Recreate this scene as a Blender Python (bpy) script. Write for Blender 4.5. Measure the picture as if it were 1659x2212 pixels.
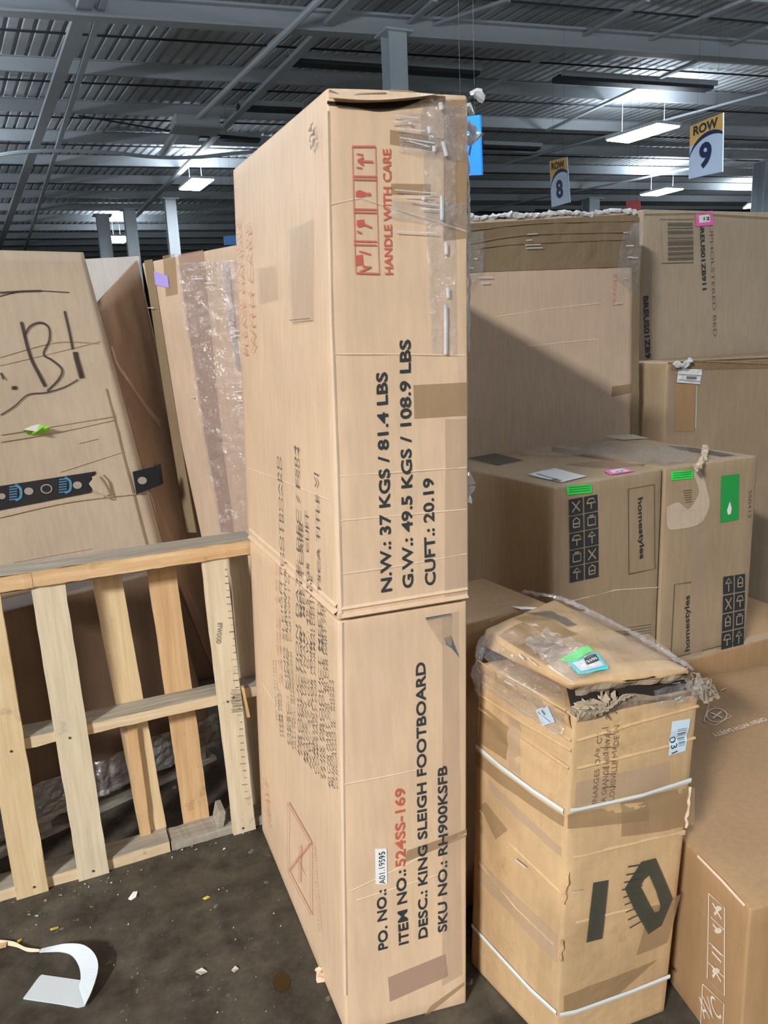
import bpy, bmesh, math, random
from mathutils import Vector, Matrix, noise
random.seed(7)
SC = bpy.context.scene
for o in list(bpy.data.objects): bpy.data.objects.remove(o)

# ------------------------------------------------------------------ camera
F, CX, CY, CH = 1661.0, 829.5, 1106.0, 1.63
WX = Vector((0.9116289, -0.13086447, 0.38962448))     # world axes seen in the camera's frame
WY = Vector((-0.40867764, -0.18766907, 0.89317574))
WZ = Vector((-0.0437645, -0.97347563, -0.22456593))
RM = Matrix((WX, WY, WZ))
EYE = Vector((0, 0, CH))
cam = bpy.data.cameras.new('camera'); co = bpy.data.objects.new('camera', cam)
SC.collection.objects.link(co); SC.camera = co
rx, ry, rz = RM @ Vector((1, 0, 0)), RM @ Vector((0, -1, 0)), RM @ Vector((0, 0, -1))
m4 = Matrix((rx, ry, rz)).transposed().to_4x4(); m4.translation = EYE
co.matrix_world = m4
cam.sensor_fit = 'VERTICAL'; cam.sensor_height = 36.0; cam.lens = 36.0 * F / 2212.0
cam.clip_start = 0.05; cam.clip_end = 300

# ------------------------------------------------------------------ world, lights, exposure
SC.view_settings.view_transform = 'Standard'; SC.view_settings.look = 'None'
SC.view_settings.gamma = 1.0; SC.view_settings.use_curve_mapping = False
SC.view_settings.exposure = 1.22
w = bpy.data.worlds.new('world'); SC.world = w; w.use_nodes = True
w.node_tree.nodes['Background'].inputs[0].default_value = (0.62, 0.72, 0.85, 1)
w.node_tree.nodes['Background'].inputs[1].default_value = 0.22
KEY_W, FILL_W, UP_W = 1400.0, 18.0, 190.0
# x, y, z, length, width, yaw, power factor : unseen lamps; all but the key added for ambient light and a brighter roof
HIDDEN_LAMPS = [(-7.6, -4.9, 6.3, 1.9, .8, -.09, 'key'), (-8.0, 3.5, 6.3, 1.9, .8, -.09, 'fill'), (0.8, -9.0, 6.3, 1.9, .8, -.09, 'fill'),
                (-6.0, 9.5, 6.3, 1.9, .8, -.09, 'fill'), (8.5, -2.0, 6.3, 1.9, .8, -.09, 'weak'), (3.0, 6.8, 5.7, 1.9, .8, -.09, 'up'), (10.0, 6.6, 5.7, 1.9, .8, -.09, 'up2'), (17.5, 8.0, 5.7, 1.9, .8, -.09, 'up2'),
                (-3.2, 14.0, 5.7, 1.9, .8, -.09, 'up'), (-3.6, 22.0, 5.7, 1.9, .8, -.09, 'up'), (-5.5, 32.0, 5.7, 1.9, .8, -.09, 'up'), (24.5, 13.0, 5.7, 1.9, .8, -.09, 'up2'), (34.0, 21.0, 5.7, 1.9, .8, -.09, 'up2')]

# ------------------------------------------------------------------ helpers
def ray(x, y): return RM @ Vector((x - CX, y - CY, F))
def onz(x, y, z): r = ray(x, y); return EYE + r * ((z - CH) / r.z)
def onx(x, y, X): r = ray(x, y); return EYE + r * (X / r.x)
def ony(x, y, Y): r = ray(x, y); return EYE + r * (Y / r.y)
def onp(x, y, p, n): r = ray(x, y); n = Vector(n); return EYE + r * ((Vector(p) - EYE).dot(n) / r.dot(n))

def link(name, me, parent=None):
    o = bpy.data.objects.new(name, me); SC.collection.objects.link(o)
    if parent is not None: o.parent = parent
    return o
def obj(name, bm, mat, parent=None, smooth=False):
    me = bpy.data.meshes.new(name); bm.to_mesh(me); bm.free()
    for m in (mat if isinstance(mat, (list, tuple)) else [mat]): me.materials.append(m)
    if smooth:
        for p in me.polygons: p.use_smooth = True
    return link(name, me, parent)
def thing(name, label, cat, group=None):
    o = bpy.data.objects.new(name, None); SC.collection.objects.link(o); o.empty_display_size = .1
    return tag(o, label, cat, group)
def tag(o, label, cat, group=None):
    o['label'] = label; o['category'] = cat
    if group: o['group'] = group
    return o
def structure(o): o['kind'] = 'structure'; return o

def nodes(name):
    m = bpy.data.materials.new(name); m.use_nodes = True
    nt = m.node_tree; return m, nt, nt.nodes['Principled BSDF']
def plain(name, col, rough=.6, metal=0.0, spec=.4, alpha=1.0, emit=None, es=0):
    m, nt, b = nodes(name)
    b.inputs['Base Color'].default_value = (*col, 1); b.inputs['Roughness'].default_value = rough
    b.inputs['Metallic'].default_value = metal; b.inputs['Specular IOR Level'].default_value = spec
    b.inputs['Alpha'].default_value = alpha
    if emit: b.inputs['Emission Color'].default_value = (*emit, 1); b.inputs['Emission Strength'].default_value = es
    return m
def ramp_noise(nt, scale, c0, c1, p0=.35, p1=.65, detail=4, vec=None, stretch=(1, 1, 1), rough=.6):
    tc = nt.nodes.new('ShaderNodeTexCoord'); mp = nt.nodes.new('ShaderNodeMapping')
    mp.inputs['Scale'].default_value = stretch
    nt.links.new(tc.outputs['Object'], mp.inputs[0])
    n = nt.nodes.new('ShaderNodeTexNoise'); n.inputs['Scale'].default_value = scale
    n.inputs['Detail'].default_value = detail; n.inputs['Roughness'].default_value = rough
    nt.links.new(mp.outputs[0], n.inputs['Vector'])
    r = nt.nodes.new('ShaderNodeValToRGB'); r.color_ramp.elements[0].position = p0; r.color_ramp.elements[1].position = p1
    r.color_ramp.elements[0].color = (*c0, 1); r.color_ramp.elements[1].color = (*c1, 1)
    nt.links.new(n.outputs['Fac'], r.inputs[0]); return n, r
def mixc(nt, a, b, f=None, fac=.5, mode='MIX'):
    m = nt.nodes.new('ShaderNodeMix'); m.data_type = 'RGBA'; m.blend_type = mode
    m.inputs[0].default_value = fac
    if f is not None: nt.links.new(f, m.inputs[0])
    for s, v in ((6, a), (7, b)):
        if isinstance(v, tuple): m.inputs[s].default_value = (*v, 1)
        else: nt.links.new(v, m.inputs[s])
    return m.outputs[2]
def cardboard(name, col, rough=.62, var=.10, bump=.15, spec=.35, coat=0.0, scuff=None):
    m, nt, b = nodes(name)
    lo = tuple(c * (1 - var) for c in col); hi = tuple(min(1, c * (1 + var)) for c in col)
    n, r = ramp_noise(nt, 3.5, lo, hi, .3, .7, 5)
    n2, r2 = ramp_noise(nt, 60, (.93, .93, .93), (1.05, 1.05, 1.05), .3, .7, 3, stretch=(1, 1, .12))   # paper fibre / liner streaks
    c = mixc(nt, r.outputs[0], r2.outputs[0], fac=1.0, mode='MULTIPLY')
    if scuff:
        n3, r3 = ramp_noise(nt, 7, (0, 0, 0), (1, 1, 1), .58, .75, 8, rough=.7)
        c = mixc(nt, c, scuff, f=r3.outputs[0])
    nt.links.new(c, b.inputs['Base Color'])
    b.inputs['Roughness'].default_value = rough; b.inputs['Specular IOR Level'].default_value = spec
    b.inputs['Coat Weight'].default_value = coat; b.inputs['Coat Roughness'].default_value = .18
    bp = nt.nodes.new('ShaderNodeBump'); bp.inputs['Strength'].default_value = bump; bp.inputs['Distance'].default_value = .004
    n4 = nt.nodes.new('ShaderNodeTexNoise'); n4.inputs['Scale'].default_value = 22; n4.inputs['Detail'].default_value = 6
    tc = nt.nodes.new('ShaderNodeTexCoord'); nt.links.new(tc.outputs['Object'], n4.inputs['Vector'])
    nt.links.new(n4.outputs['Fac'], bp.inputs['Height']); nt.links.new(bp.outputs[0], b.inputs['Normal'])
    return m
def film_material(name, tint=(.95, .96, .98), op=.12, rough=.10, bump=1.0, sc=18, white=0.0):
    """clear wrapping film: mostly transparent, with sharp wrinkled reflections"""
    m, nt, b = nodes(name); out = nt.nodes['Material Output']; nt.nodes.remove(b)
    tr = nt.nodes.new('ShaderNodeBsdfTransparent'); tr.inputs[0].default_value = (*tint, 1)
    gl = nt.nodes.new('ShaderNodeBsdfGlossy'); gl.inputs['Roughness'].default_value = rough; gl.inputs[0].default_value = (1, 1, 1, 1)
    df = nt.nodes.new('ShaderNodeBsdfDiffuse'); df.inputs[0].default_value = (.82, .84, .88, 1)
    tc = nt.nodes.new('ShaderNodeTexCoord')
    n = nt.nodes.new('ShaderNodeTexNoise'); n.inputs['Scale'].default_value = sc; n.inputs['Detail'].default_value = 5
    n.inputs['Roughness'].default_value = .6; n.inputs['Distortion'].default_value = 1.0
    nt.links.new(tc.outputs['Object'], n.inputs['Vector'])
    bp = nt.nodes.new('ShaderNodeBump'); bp.inputs['Strength'].default_value = bump; bp.inputs['Distance'].default_value = .03
    nt.links.new(n.outputs['Fac'], bp.inputs['Height']); nt.links.new(bp.outputs[0], gl.inputs['Normal'])
    m1 = nt.nodes.new('ShaderNodeMixShader'); m1.inputs[0].default_value = white
    nt.links.new(tr.outputs[0], m1.inputs[1]); nt.links.new(df.outputs[0], m1.inputs[2])
    m2 = nt.nodes.new('ShaderNodeMixShader'); m2.inputs[0].default_value = op
    nt.links.new(m1.outputs[0], m2.inputs[1]); nt.links.new(gl.outputs[0], m2.inputs[2]); nt.links.new(m2.outputs[0], out.inputs[0])
    return m
def wood(name, c0, c1, stretch=(26, 26, 1.6), dark=(.17, .11, .06)):
    m, nt, b = nodes(name)
    n, r = ramp_noise(nt, 2.2, c0, c1, .3, .7, 6, stretch=stretch)
    n2, r2 = ramp_noise(nt, 6, (0, 0, 0), (1, 1, 1), .6, .78, 6, rough=.7)
    c = mixc(nt, r.outputs[0], dark, f=r2.outputs[0])
    nt.links.new(c, b.inputs['Base Color']); b.inputs['Roughness'].default_value = .75
    bp = nt.nodes.new('ShaderNodeBump'); bp.inputs['Strength'].default_value = .4; bp.inputs['Distance'].default_value = .004
    nt.links.new(n.outputs['Fac'], bp.inputs['Height']); nt.links.new(bp.outputs[0], b.inputs['Normal'])
    return m

M = {}
M['tall'] = cardboard('kraft_tall', (.71, .515, .345), var=.05, bump=.08, rough=.5, spec=.5)
M['edge'] = cardboard('kraft_edge', (.74, .56, .40), var=.05)
M['kraft'] = cardboard('kraft_plain', (.50, .38, .27), var=.07)
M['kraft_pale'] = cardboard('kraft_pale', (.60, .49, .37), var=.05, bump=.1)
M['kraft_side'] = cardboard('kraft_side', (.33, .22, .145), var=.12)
M['kraft_back'] = cardboard('kraft_back', (.59, .44, .32), var=.06)
M['kraft_grey'] = cardboard('kraft_greyish', (.43, .345, .25), var=.06)
M['kraft_home'] = cardboard('kraft_stacked', (.40, .295, .19), var=.07)
M['kraft_low'] = cardboard('kraft_low', (.41, .25, .125), var=.08, bump=.1)
M['kraft_torn'] = cardboard('kraft_torn', (.57, .385, .21), var=.2, bump=.8, rough=.4, coat=.35, scuff=(.42, .255, .10))
M['torn_fibre'] = cardboard('torn_fibre', (.36, .29, .21), var=.35, bump=1.0, rough=.85)
M['white_board'] = cardboard('white_board', (.66, .64, .62), var=.04, bump=.05)
M['tape'] = plain('tan_tape', (.40, .27, .145), .22, spec=.6, alpha=.55)
M['tape_dark'] = cardboard('brown_tape', (.255, .19, .115), var=.12, bump=.3, rough=.3, coat=.3)
M['tape_pink'] = plain('clear_tape', (.46, .31, .24), .25, spec=.6, alpha=.6)
M['tape_pale'] = plain('pale_tape', (.60, .46, .34), .3, spec=.5, alpha=.38)
M['black_ink'] = plain('black_ink', (.035, .042, .045), .6)
M['grey_ink'] = plain('grey_ink', (.12, .11, .095), .6, alpha=.7)
M['fine_ink'] = plain('fine_ink', (.09, .09, .085), .6, alpha=.88)
M['red_ink'] = plain('red_ink', (.62, .13, .09), .6, alpha=.85)
M['red_faint'] = plain('red_faint', (.66, .27, .2), .6, alpha=.6)
M['white_ink'] = plain('white_ink', (.78, .68, .58), .6)
M['brown_ink'] = plain('brown_ink', (.16, .115, .07), .6, alpha=.75)
M['marker'] = plain('marker', (.05, .04, .035), .5, alpha=.85)
M['label'] = plain('label_white', (.86, .87, .88), .45)
M['label_blue'] = plain('label_pale_blue', (.60, .76, .88), .45)
M['label_dim'] = plain('label_dim', (.55, .52, .46), .5)
M['green'] = plain('green_sticker', (.06, .86, .12), .5)
M['green_dark'] = plain('green_print', (.03, .36, .08), .5)
M['lime'] = plain('lime_sticker', (.28, .62, .06), .5)
M['pink'] = plain('pink_sticker', (.93, .17, .55), .5)
M['cyan'] = plain('cyan_sticker', (.05, .72, .80), .5)
M['purple'] = plain('purple_sticker', (.42, .33, .80), .5)
M['black_strip'] = plain('black_strip', (.02, .024, .03), .35)
M['blue_print'] = plain('blue_print', (.10, .30, .50), .5)
M['silver_print'] = plain('silver_print', (.42, .38, .33), .35)
M['strap'] = plain('white_strap', (.66, .70, .68), .4)
M['foam'] = plain('white_foam', (.60, .66, .71), .45)
M['film'] = film_material('stretch_film', op=.16, rough=.12, sc=30, white=.05)
M['film_white'] = film_material('bunched_film', op=.25, rough=.15, sc=40, white=.75)  # whitish bunched film; also the colour of the painted glints
M['film_haze'] = film_material('hazy_film', (.97, .95, .96), op=.12, rough=.16, sc=12, white=.10)
M['film_grey'] = film_material('grey_film', (.8, .8, .82), op=.2, rough=.15, sc=16, white=.18)
M['wood'] = wood('pine_pallet', (.60, .44, .24), (.74, .58, .36))
M['wood_grey'] = wood('weathered_pallet', (.26, .235, .19), (.44, .40, .33), (1.6, 26, 26))
M['rail_or'] = wood('rail_pine', (.55, .33, .15), (.78, .56, .33), (1.6, 26, 26))
M['rail_pale'] = wood('rail_pale', (.56, .42, .26), (.76, .62, .42), (1.6, 26, 26))
M['wood_pale'] = wood('pale_pallet', (.58, .48, .33), (.74, .64, .47), dark=(.22, .2, .17))
M['wood_or'] = wood('orange_pallet', (.52, .32, .15), (.70, .47, .26))
M['gap_shade'] = plain('gap_shade', (.02, .014, .01), .9)  # near-black that paints the shade inside gaps
M['steel'] = plain('painted_steel', (.50, .54, .57), .5)
M['steel_light'] = plain('column_paint', (.66, .73, .78), .5)
M['steel_dark'] = plain('dark_steel', (.045, .05, .06), .6)
M['galv'] = plain('galvanised_pipe', (.66, .72, .76), .5, 0.0)
M['lamp'] = plain('lamp_diffuser', (.9, .95, 1), .4, emit=(.86, .93, 1), es=16)
M['lamp_body'] = plain('lamp_body', (.7, .72, .75), .4)
M['sign_white'] = plain('sign_white', (.62, .76, .96), .4)
M['sign_navy'] = plain('sign_navy', (.012, .025, .10), .4)
M['sign_amber'] = plain('sign_amber', (.85, .50, .14), .4)
M['sign_blue'] = plain('sign_blue', (.02, .28, .82), .4)
M['sign_red'] = plain('sign_red', (.75, .10, .10), .4)
M['yellow'] = plain('yellow_scrap', (.75, .62, .1), .6)

# ------------------------------------------------------------------ surfaces: bilinear panels
class Panel:
    """four corners (bottom-left, bottom-right, top-right, top-left as seen from outside)"""
    def __init__(s, a, b, c, d, disp=None):
        s.P = [Vector(v) for v in (a, b, c, d)]
        s.W = ((s.P[1] - s.P[0]).length + (s.P[2] - s.P[3]).length) / 2
        s.H = ((s.P[3] - s.P[0]).length + (s.P[2] - s.P[1]).length) / 2
        s.disp = disp
    def flat(s, u, v):
        a, b, c, d = s.P
        return a * (1 - u) * (1 - v) + b * u * (1 - v) + c * u * v + d * (1 - u) * v
    def normal(s, u, v):
        a, b, c, d = s.P
        du = (b - a) * (1 - v) + (c - d) * v; dv = (d - a) * (1 - u) + (c - b) * u
        return du.cross(dv).normalized()
    def at(s, u, v, off=0.0):
        uc, vc = min(1, max(0, u)), min(1, max(0, v))
        d = s.disp(uc, vc, s) if s.disp else 0.0
        return s.flat(u, v) + s.normal(uc, vc) * (d + off)
    def px(s, x, y):
        r = ray(x, y).normalized(); u = v = .5; t = (s.flat(.5, .5) - EYE).length
        for _ in range(12):
            f = EYE + r * t - s.flat(u, v)
            a, b, c, d = s.P
            du = (b - a) * (1 - v) + (c - d) * v; dv = (d - a) * (1 - u) + (c - b) * u
            J = Matrix((( -du.x, -dv.x, r.x), (-du.y, -dv.y, r.y), (-du.z, -dv.z, r.z)))
            dx = J.inverted() @ (-f); u += dx[0]; v += dx[1]; t += dx[2]
        return u, v
    def grid(s, bm, res=.04, nmax=60, off=0.0):
        nu = max(1, min(nmax, round(s.W / res))); nv = max(1, min(nmax, round(s.H / res)))
        V = [[bm.verts.new(s.at(i / nu, j / nv, off)) for i in range(nu + 1)] for j in range(nv + 1)]
        for j in range(nv):
            for i in range(nu): bm.faces.new((V[j][i], V[j][i + 1], V[j + 1][i + 1], V[j + 1][i]))

def soft(amp, sc=3.0, seed=0.0, power=.5):
    def f(u, v, p):
        e = (max(0, 16 * u * (1 - u) * v * (1 - v))) ** power
        n = noise.noise(Vector((u * p.W * sc + seed, v * p.H * sc - seed, seed * 1.7))) + .5 * noise.noise(Vector((u * p.W * sc * 2.7, v * p.H * sc * 2.7 + seed, seed)))
        return amp * e * n
    return f
def dents(amp, sc, seed, lines=()):
    base = soft(amp, sc, seed)
    def f(u, v, p):
        d = base(u, v, p); e = min(1, 12 * u, 12 * (1 - u))
        for v0, slope, wdt, h in lines:
            q = (v - v0 - slope * u) * p.H / wdt
            d += h * e * math.exp(-q * q)
        return d
    return f

class Box:
    def __init__(s, b, t, disp=None):
        b = [Vector(v) for v in b]; t = [Vector(v) for v in t]; s.b, s.t = b, t
        dd = disp if isinstance(disp, dict) else {k: disp for k in ('front', 'right', 'back', 'left', 'top', 'bottom')}
        s.front = Panel(b[0], b[1], t[1], t[0], dd.get('front')); s.right = Panel(b[1], b[2], t[2], t[1], dd.get('right'))
        s.back = Panel(b[2], b[3], t[3], t[2], dd.get('back')); s.left = Panel(b[3], b[0], t[0], t[3], dd.get('left'))
        s.top = Panel(t[0], t[1], t[2], t[3], dd.get('top')); s.bottom = Panel(b[3], b[2], b[1], b[0], dd.get('bottom'))
    def mesh(s, res=.05, bevel=.004, skip=()):
        bm = bmesh.new()
        es = {}
        # common subdivision per direction so that the edges weld
        L = [(s.b[1] - s.b[0]).length, (s.b[2] - s.b[1]).length, (s.t[0] - s.b[0]).length]
        n = [max(1, min(60, round(l / res))) for l in L]
        for nm, (i, j) in dict(front=(0, 2), right=(1, 2), back=(0, 2), left=(1, 2), top=(0, 1), bottom=(0, 1)).items():
            if nm in skip: continue
            p = getattr(s, nm); nu, nv = n[i], n[j]
            V = [[bm.verts.new(p.at(a / nu, c / nv)) for a in range(nu + 1)] for c in range(nv + 1)]
            for c in range(nv):
                for a in range(nu): bm.faces.new((V[c][a], V[c][a + 1], V[c + 1][a + 1], V[c + 1][a]))
        bmesh.ops.remove_doubles(bm, verts=bm.verts, dist=.0004)
        if bevel:
            sh = [e for e in bm.edges if len(e.link_faces) == 2 and e.calc_face_angle(0) > 1.0]
            if sh: bmesh.ops.bevel(bm, geom=sh, offset=bevel, segments=2, affect='EDGES', profile=.5)
        bmesh.ops.recalc_face_normals(bm, faces=bm.faces)
        return bm

def block(bm, p0, p1, jit=0.0):
    """axis-aligned box between two corners"""
    x0, y0, z0 = p0; x1, y1, z1 = p1
    j = lambda: random.uniform(-jit, jit)
    v = [bm.verts.new((x + j(), y + j(), z + j())) for z in (z0, z1) for x, y in ((x0, y0), (x1, y0), (x1, y1), (x0, y1))]
    for f in ((3, 2, 1, 0), (4, 5, 6, 7), (0, 1, 5, 4), (1, 2, 6, 5), (2, 3, 7, 6), (3, 0, 4, 7)): bm.faces.new([v[k] for k in f])
def beam(bm, a, b, w, h, up=Vector((0, 0, 1))):
    """rectangular bar between two points"""
    a, b = Vector(a), Vector(b); d = (b - a).normalized(); s = d.cross(up).normalized() * w / 2; u = s.cross(d).normalized() * h / 2
    v = [bm.verts.new(p + q) for p in (a, b) for q in (-s - u, s - u, s + u, -s + u)]
    for f in ((3, 2, 1, 0), (4, 5, 6, 7), (0, 1, 5, 4), (1, 2, 6, 5), (2, 3, 7, 6), (3, 0, 4, 7)): bm.faces.new([v[k] for k in f])
def tube(bm, pts, r, n=8):
    pts = [Vector(p) for p in pts]; rings = []
    for i, p in enumerate(pts):
        d = (pts[min(i + 1, len(pts) - 1)] - pts[max(i - 1, 0)]).normalized()
        u = d.cross(Vector((0, 0, 1)));  u = (u if u.length > .01 else d.cross(Vector((1, 0, 0)))).normalized(); v = d.cross(u)
        rings.append([bm.verts.new(p + (u * math.cos(2 * math.pi * k / n) + v * math.sin(2 * math.pi * k / n)) * r) for k in range(n)])
    for a, b in zip(rings, rings[1:]):
        for k in range(n): bm.faces.new((a[k], a[(k + 1) % n], b[(k + 1) % n], b[k]))
    bm.faces.new(rings[0][::-1]); bm.faces.new(rings[-1])

# prints and stickers lying on a panel; positions measured as pixels of the photograph cast onto the panel
def poly(panel, pts, off=.0012, bm=None, is_uv=False, thick=0.0):
    bm = bm or bmesh.new(); uv = pts if is_uv else [panel.px(*p) for p in pts]
    vs = [bm.verts.new(panel.at(u, v, off)) for u, v in uv]
    f = bm.faces.new(vs)
    if f.normal.dot(panel.normal(.5, .5)) < 0: f.normal_flip()
    return bm
def patch(panel, q, off=.0012, res=.03, wob=0.0, sc=25, seed=0, bm=None):
    """four pixel corners, meshed finely so it follows the surface (and crumples by wob)"""
    bm = bm or bmesh.new(); uv = [Vector(panel.px(*p)) for p in q]
    W = (uv[1] - uv[0]).x * panel.W; L1 = math.hypot(((uv[1] - uv[0]).x) * panel.W, ((uv[1] - uv[0]).y) * panel.H)
    L2 = math.hypot(((uv[3] - uv[0]).x) * panel.W, ((uv[3] - uv[0]).y) * panel.H)
    n1 = max(1, min(70, round(L1 / res))); n2 = max(1, min(110, round(L2 / res)))
    V = []
    for j in range(n2 + 1):
        row = []
        for i in range(n1 + 1):
            a, b = i / n1, j / n2
            p = uv[0] * (1 - a) * (1 - b) + uv[1] * a * (1 - b) + uv[2] * a * b + uv[3] * (1 - a) * b
            o = off
            if wob: o += wob * abs(noise.noise(Vector((p.x * panel.W * sc + seed, p.y * panel.H * sc, seed)))) * 2
            row.append(bm.verts.new(panel.at(p.x, p.y, o)))
        V.append(row)
    for j in range(n2):
        for i in range(n1): bm.faces.new((V[j][i], V[j][i + 1], V[j + 1][i + 1], V[j + 1][i]))
    return bm
def catmull(p, n=6):
    out = []
    for i in range(len(p) - 1):
        a, b, c, d = p[max(i - 1, 0)], p[i], p[i + 1], p[min(i + 2, len(p) - 1)]
        for k in range(n):
            t = k / n; out.append(tuple(.5 * (2 * b[q] + (c[q] - a[q]) * t + (2 * a[q] - 5 * b[q] + 4 * c[q] - d[q]) * t * t + (3 * b[q] - a[q] - 3 * c[q] + d[q]) * t ** 3) for q in (0, 1)))
    out.append(tuple(p[-1])); return out
def stroke(panel, pts, width, off=.0022, bm=None, smooth=True, ridge=0.0, is_uv=False):
    """a drawn line (or, with ridge, a raised crease) of the given width in metres"""
    bm = bm or bmesh.new()
    if smooth and len(pts) > 2: pts = catmull(pts)
    uv = pts if is_uv else [tuple(min(1.0, max(0.0, c)) for c in panel.px(*p)) for p in pts]
    if len(uv) == 2:
        k = 12; uv = [tuple(uv[0][q] + (uv[1][q] - uv[0][q]) * i / k for q in (0, 1)) for i in range(k + 1)]
    P = [Vector((u * panel.W, v * panel.H)) for u, v in uv]; prev = None
    for i, p in enumerate(P):
        d = (P[min(i + 1, len(P) - 1)] - P[max(i - 1, 0)]); d = d.normalized() if d.length > 1e-9 else Vector((1, 0)); nrm = Vector((-d.y, d.x)) * width / 2
        pl, pr = p + nrm, p - nrm
        offs = ((pl, off), (p, off + ridge), (pr, off)) if ridge else ((pl, off), (pr, off))
        cur = [bm.verts.new(panel.at(q.x / panel.W, q.y / panel.H, o)) for q, o in offs]
        if prev:
            for k in range(len(cur) - 1): bm.faces.new((prev[k + 1], cur[k + 1], cur[k], prev[k]))
        prev = cur
    return bm
_tc = {}
def glyphs(body, bold):
    if (body, bold) in _tc: return _tc[(body, bold)]
    cu = bpy.data.curves.new('t', 'FONT'); cu.body = body; cu.size = 1; cu.offset = bold; cu.resolution_u = 3
    o = bpy.data.objects.new('t', cu); SC.collection.objects.link(o)
    dg = bpy.context.evaluated_depsgraph_get(); dg.update(); me = bpy.data.meshes.new_from_object(o.evaluated_get(dg))
    vs = [v.co.copy() for v in me.vertices]; fs = [tuple(p.vertices) for p in me.polygons]
    bpy.data.objects.remove(o); bpy.data.curves.remove(cu); bpy.data.meshes.remove(me)
    _tc[(body, bold)] = (vs, fs); return vs, fs
def text(panel, body, p0, p1, h, mat, parent, name='printed_text', bold=.022, off=.0024, bm=None, is_uv=False, flip=False):
    """text whose baseline runs from pixel p0 to pixel p1, capitals h metres high"""
    vs, fs = glyphs(body, bold); x0 = min(v.x for v in vs); x1 = max(v.x for v in vs)
    a = Vector(p0 if is_uv else panel.px(*p0)); b = Vector(p1 if is_uv else panel.px(*p1))
    a = Vector((a.x * panel.W, a.y * panel.H)); b = Vector((b.x * panel.W, b.y * panel.H))
    d = b - a; sx = d.length / (x1 - x0); d.normalize(); up = Vector((-d.y, d.x)) * (-1 if flip else 1); sy = h / .69
    own = bm is None; bm = bm or bmesh.new()
    V = []
    for v in vs:
        q = a + d * ((v.x - x0) * sx) + up * (v.y * sy); V.append(bm.verts.new(panel.at(q.x / panel.W, q.y / panel.H, off)))
    for f in fs:
        try: bm.faces.new([V[k] for k in f])
        except ValueError: pass
    if own: return obj(name, bm, mat, parent)
    return bm
def barcode(panel, q, n, mat, parent, off=.0055, seed=1):
    """dark bars inside the pixel quad q, running across from side q0q3 to q1q2"""
    rnd = random.Random(seed); bm = bmesh.new(); uv = [Vector(panel.px(*p)) for p in q]; t = 0
    ws = [rnd.choice((1, 1, 2, 3)) for _ in range(n * 2)]; tot = sum(ws)
    for k, wd in enumerate(ws):
        t2 = t + wd / tot
        if k % 2 == 0:
            c = [uv[0].lerp(uv[3], t), uv[1].lerp(uv[2], t), uv[1].lerp(uv[2], t2), uv[0].lerp(uv[3], t2)]
            poly(panel, c, off, bm, True)
        t = t2
    return obj('barcode', bm, mat, parent)
def rim(panel, pts, width, height, mat, parent, name='flap_edge', off=0.0):
    return obj(name, stroke(panel, pts, width, off, smooth=False, ridge=height), mat, parent)

# ================================================================== THE HALL
# floor
m, nt, b = nodes('dirty_concrete')
n1, r1 = ramp_noise(nt, 1.6, (.040, .034, .027), (.095, .085, .070), .3, .72, 8, rough=.65)
n2, r2 = ramp_noise(nt, 9, (.45, .45, .45), (1.6, 1.58, 1.5), .35, .7, 8, rough=.7)
c = mixc(nt, r1.outputs[0], r2.outputs[0], fac=1.0, mode='MULTIPLY')
n3, r3 = ramp_noise(nt, 24, (0, 0, 0), (1, 1, 1), .66, .74, 3)
c = mixc(nt, c, (.19, .175, .15), f=r3.outputs[0])
nt.links.new(c, b.inputs['Base Color'])
b.inputs['Roughness'].default_value = .55; b.inputs['Specular IOR Level'].default_value = .35
bp = nt.nodes.new('ShaderNodeBump'); bp.inputs['Strength'].default_value = .25; bp.inputs['Distance'].default_value = .01
nt.links.new(n2.outputs['Fac'], bp.inputs['Height']); nt.links.new(bp.outputs[0], b.inputs['Normal'])
M['floor'] = m
bm = bmesh.new(); block(bm, (-40, -30, -.15), (60, 70, 0)); structure(obj('floor', bm, M['floor']))

# roof: ribbed deck, purlins across, girders along
PD = Vector((1, -.125, 0)).normalized(); GD = Vector((-.10, 1, 0)).normalized()
m, nt, b = nodes('roof_deck')
n1, r1 = ramp_noise(nt, .5, (.47, .50, .53), (.60, .635, .66), .3, .7, 5)
n2, r2 = ramp_noise(nt, 3, (.8, .8, .8), (1.1, 1.1, 1.1), .3, .7, 5, stretch=(1.0, .15, 1))
nt.links.new(mixc(nt, r1.outputs[0], r2.outputs[0], fac=1.0, mode='MULTIPLY'), b.inputs['Base Color']); b.inputs['Roughness'].default_value = .6
M['deck'] = m
ZD = 7.22
bm = bmesh.new(); prof = []; pitch = .24
x = -34.0
while x < 62:
    prof += [(x, 0), (x + pitch * .62, 0), (x + pitch * .70, .05), (x + pitch * .92, .05)]; x += pitch
for Y0, Y1 in ((-26, 66),):
    ra = [bm.verts.new((px_ - .10 * Y0, Y0 - .0 * px_, ZD + pz)) for px_, pz in prof]
    rb = [bm.verts.new((px_ - .10 * Y1, Y1, ZD + pz)) for px_, pz in prof]
    for k in range(len(prof) - 1): bm.faces.new((ra[k], rb[k], rb[k + 1], ra[k + 1]))
ceiling = structure(obj('ceiling', bm, M['deck']))
bm = bmesh.new(); block(bm, (-34, -26, ZD + .1), (60, 66, ZD + .2)); obj('roof_skin', bm, M['deck'], ceiling)
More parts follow.
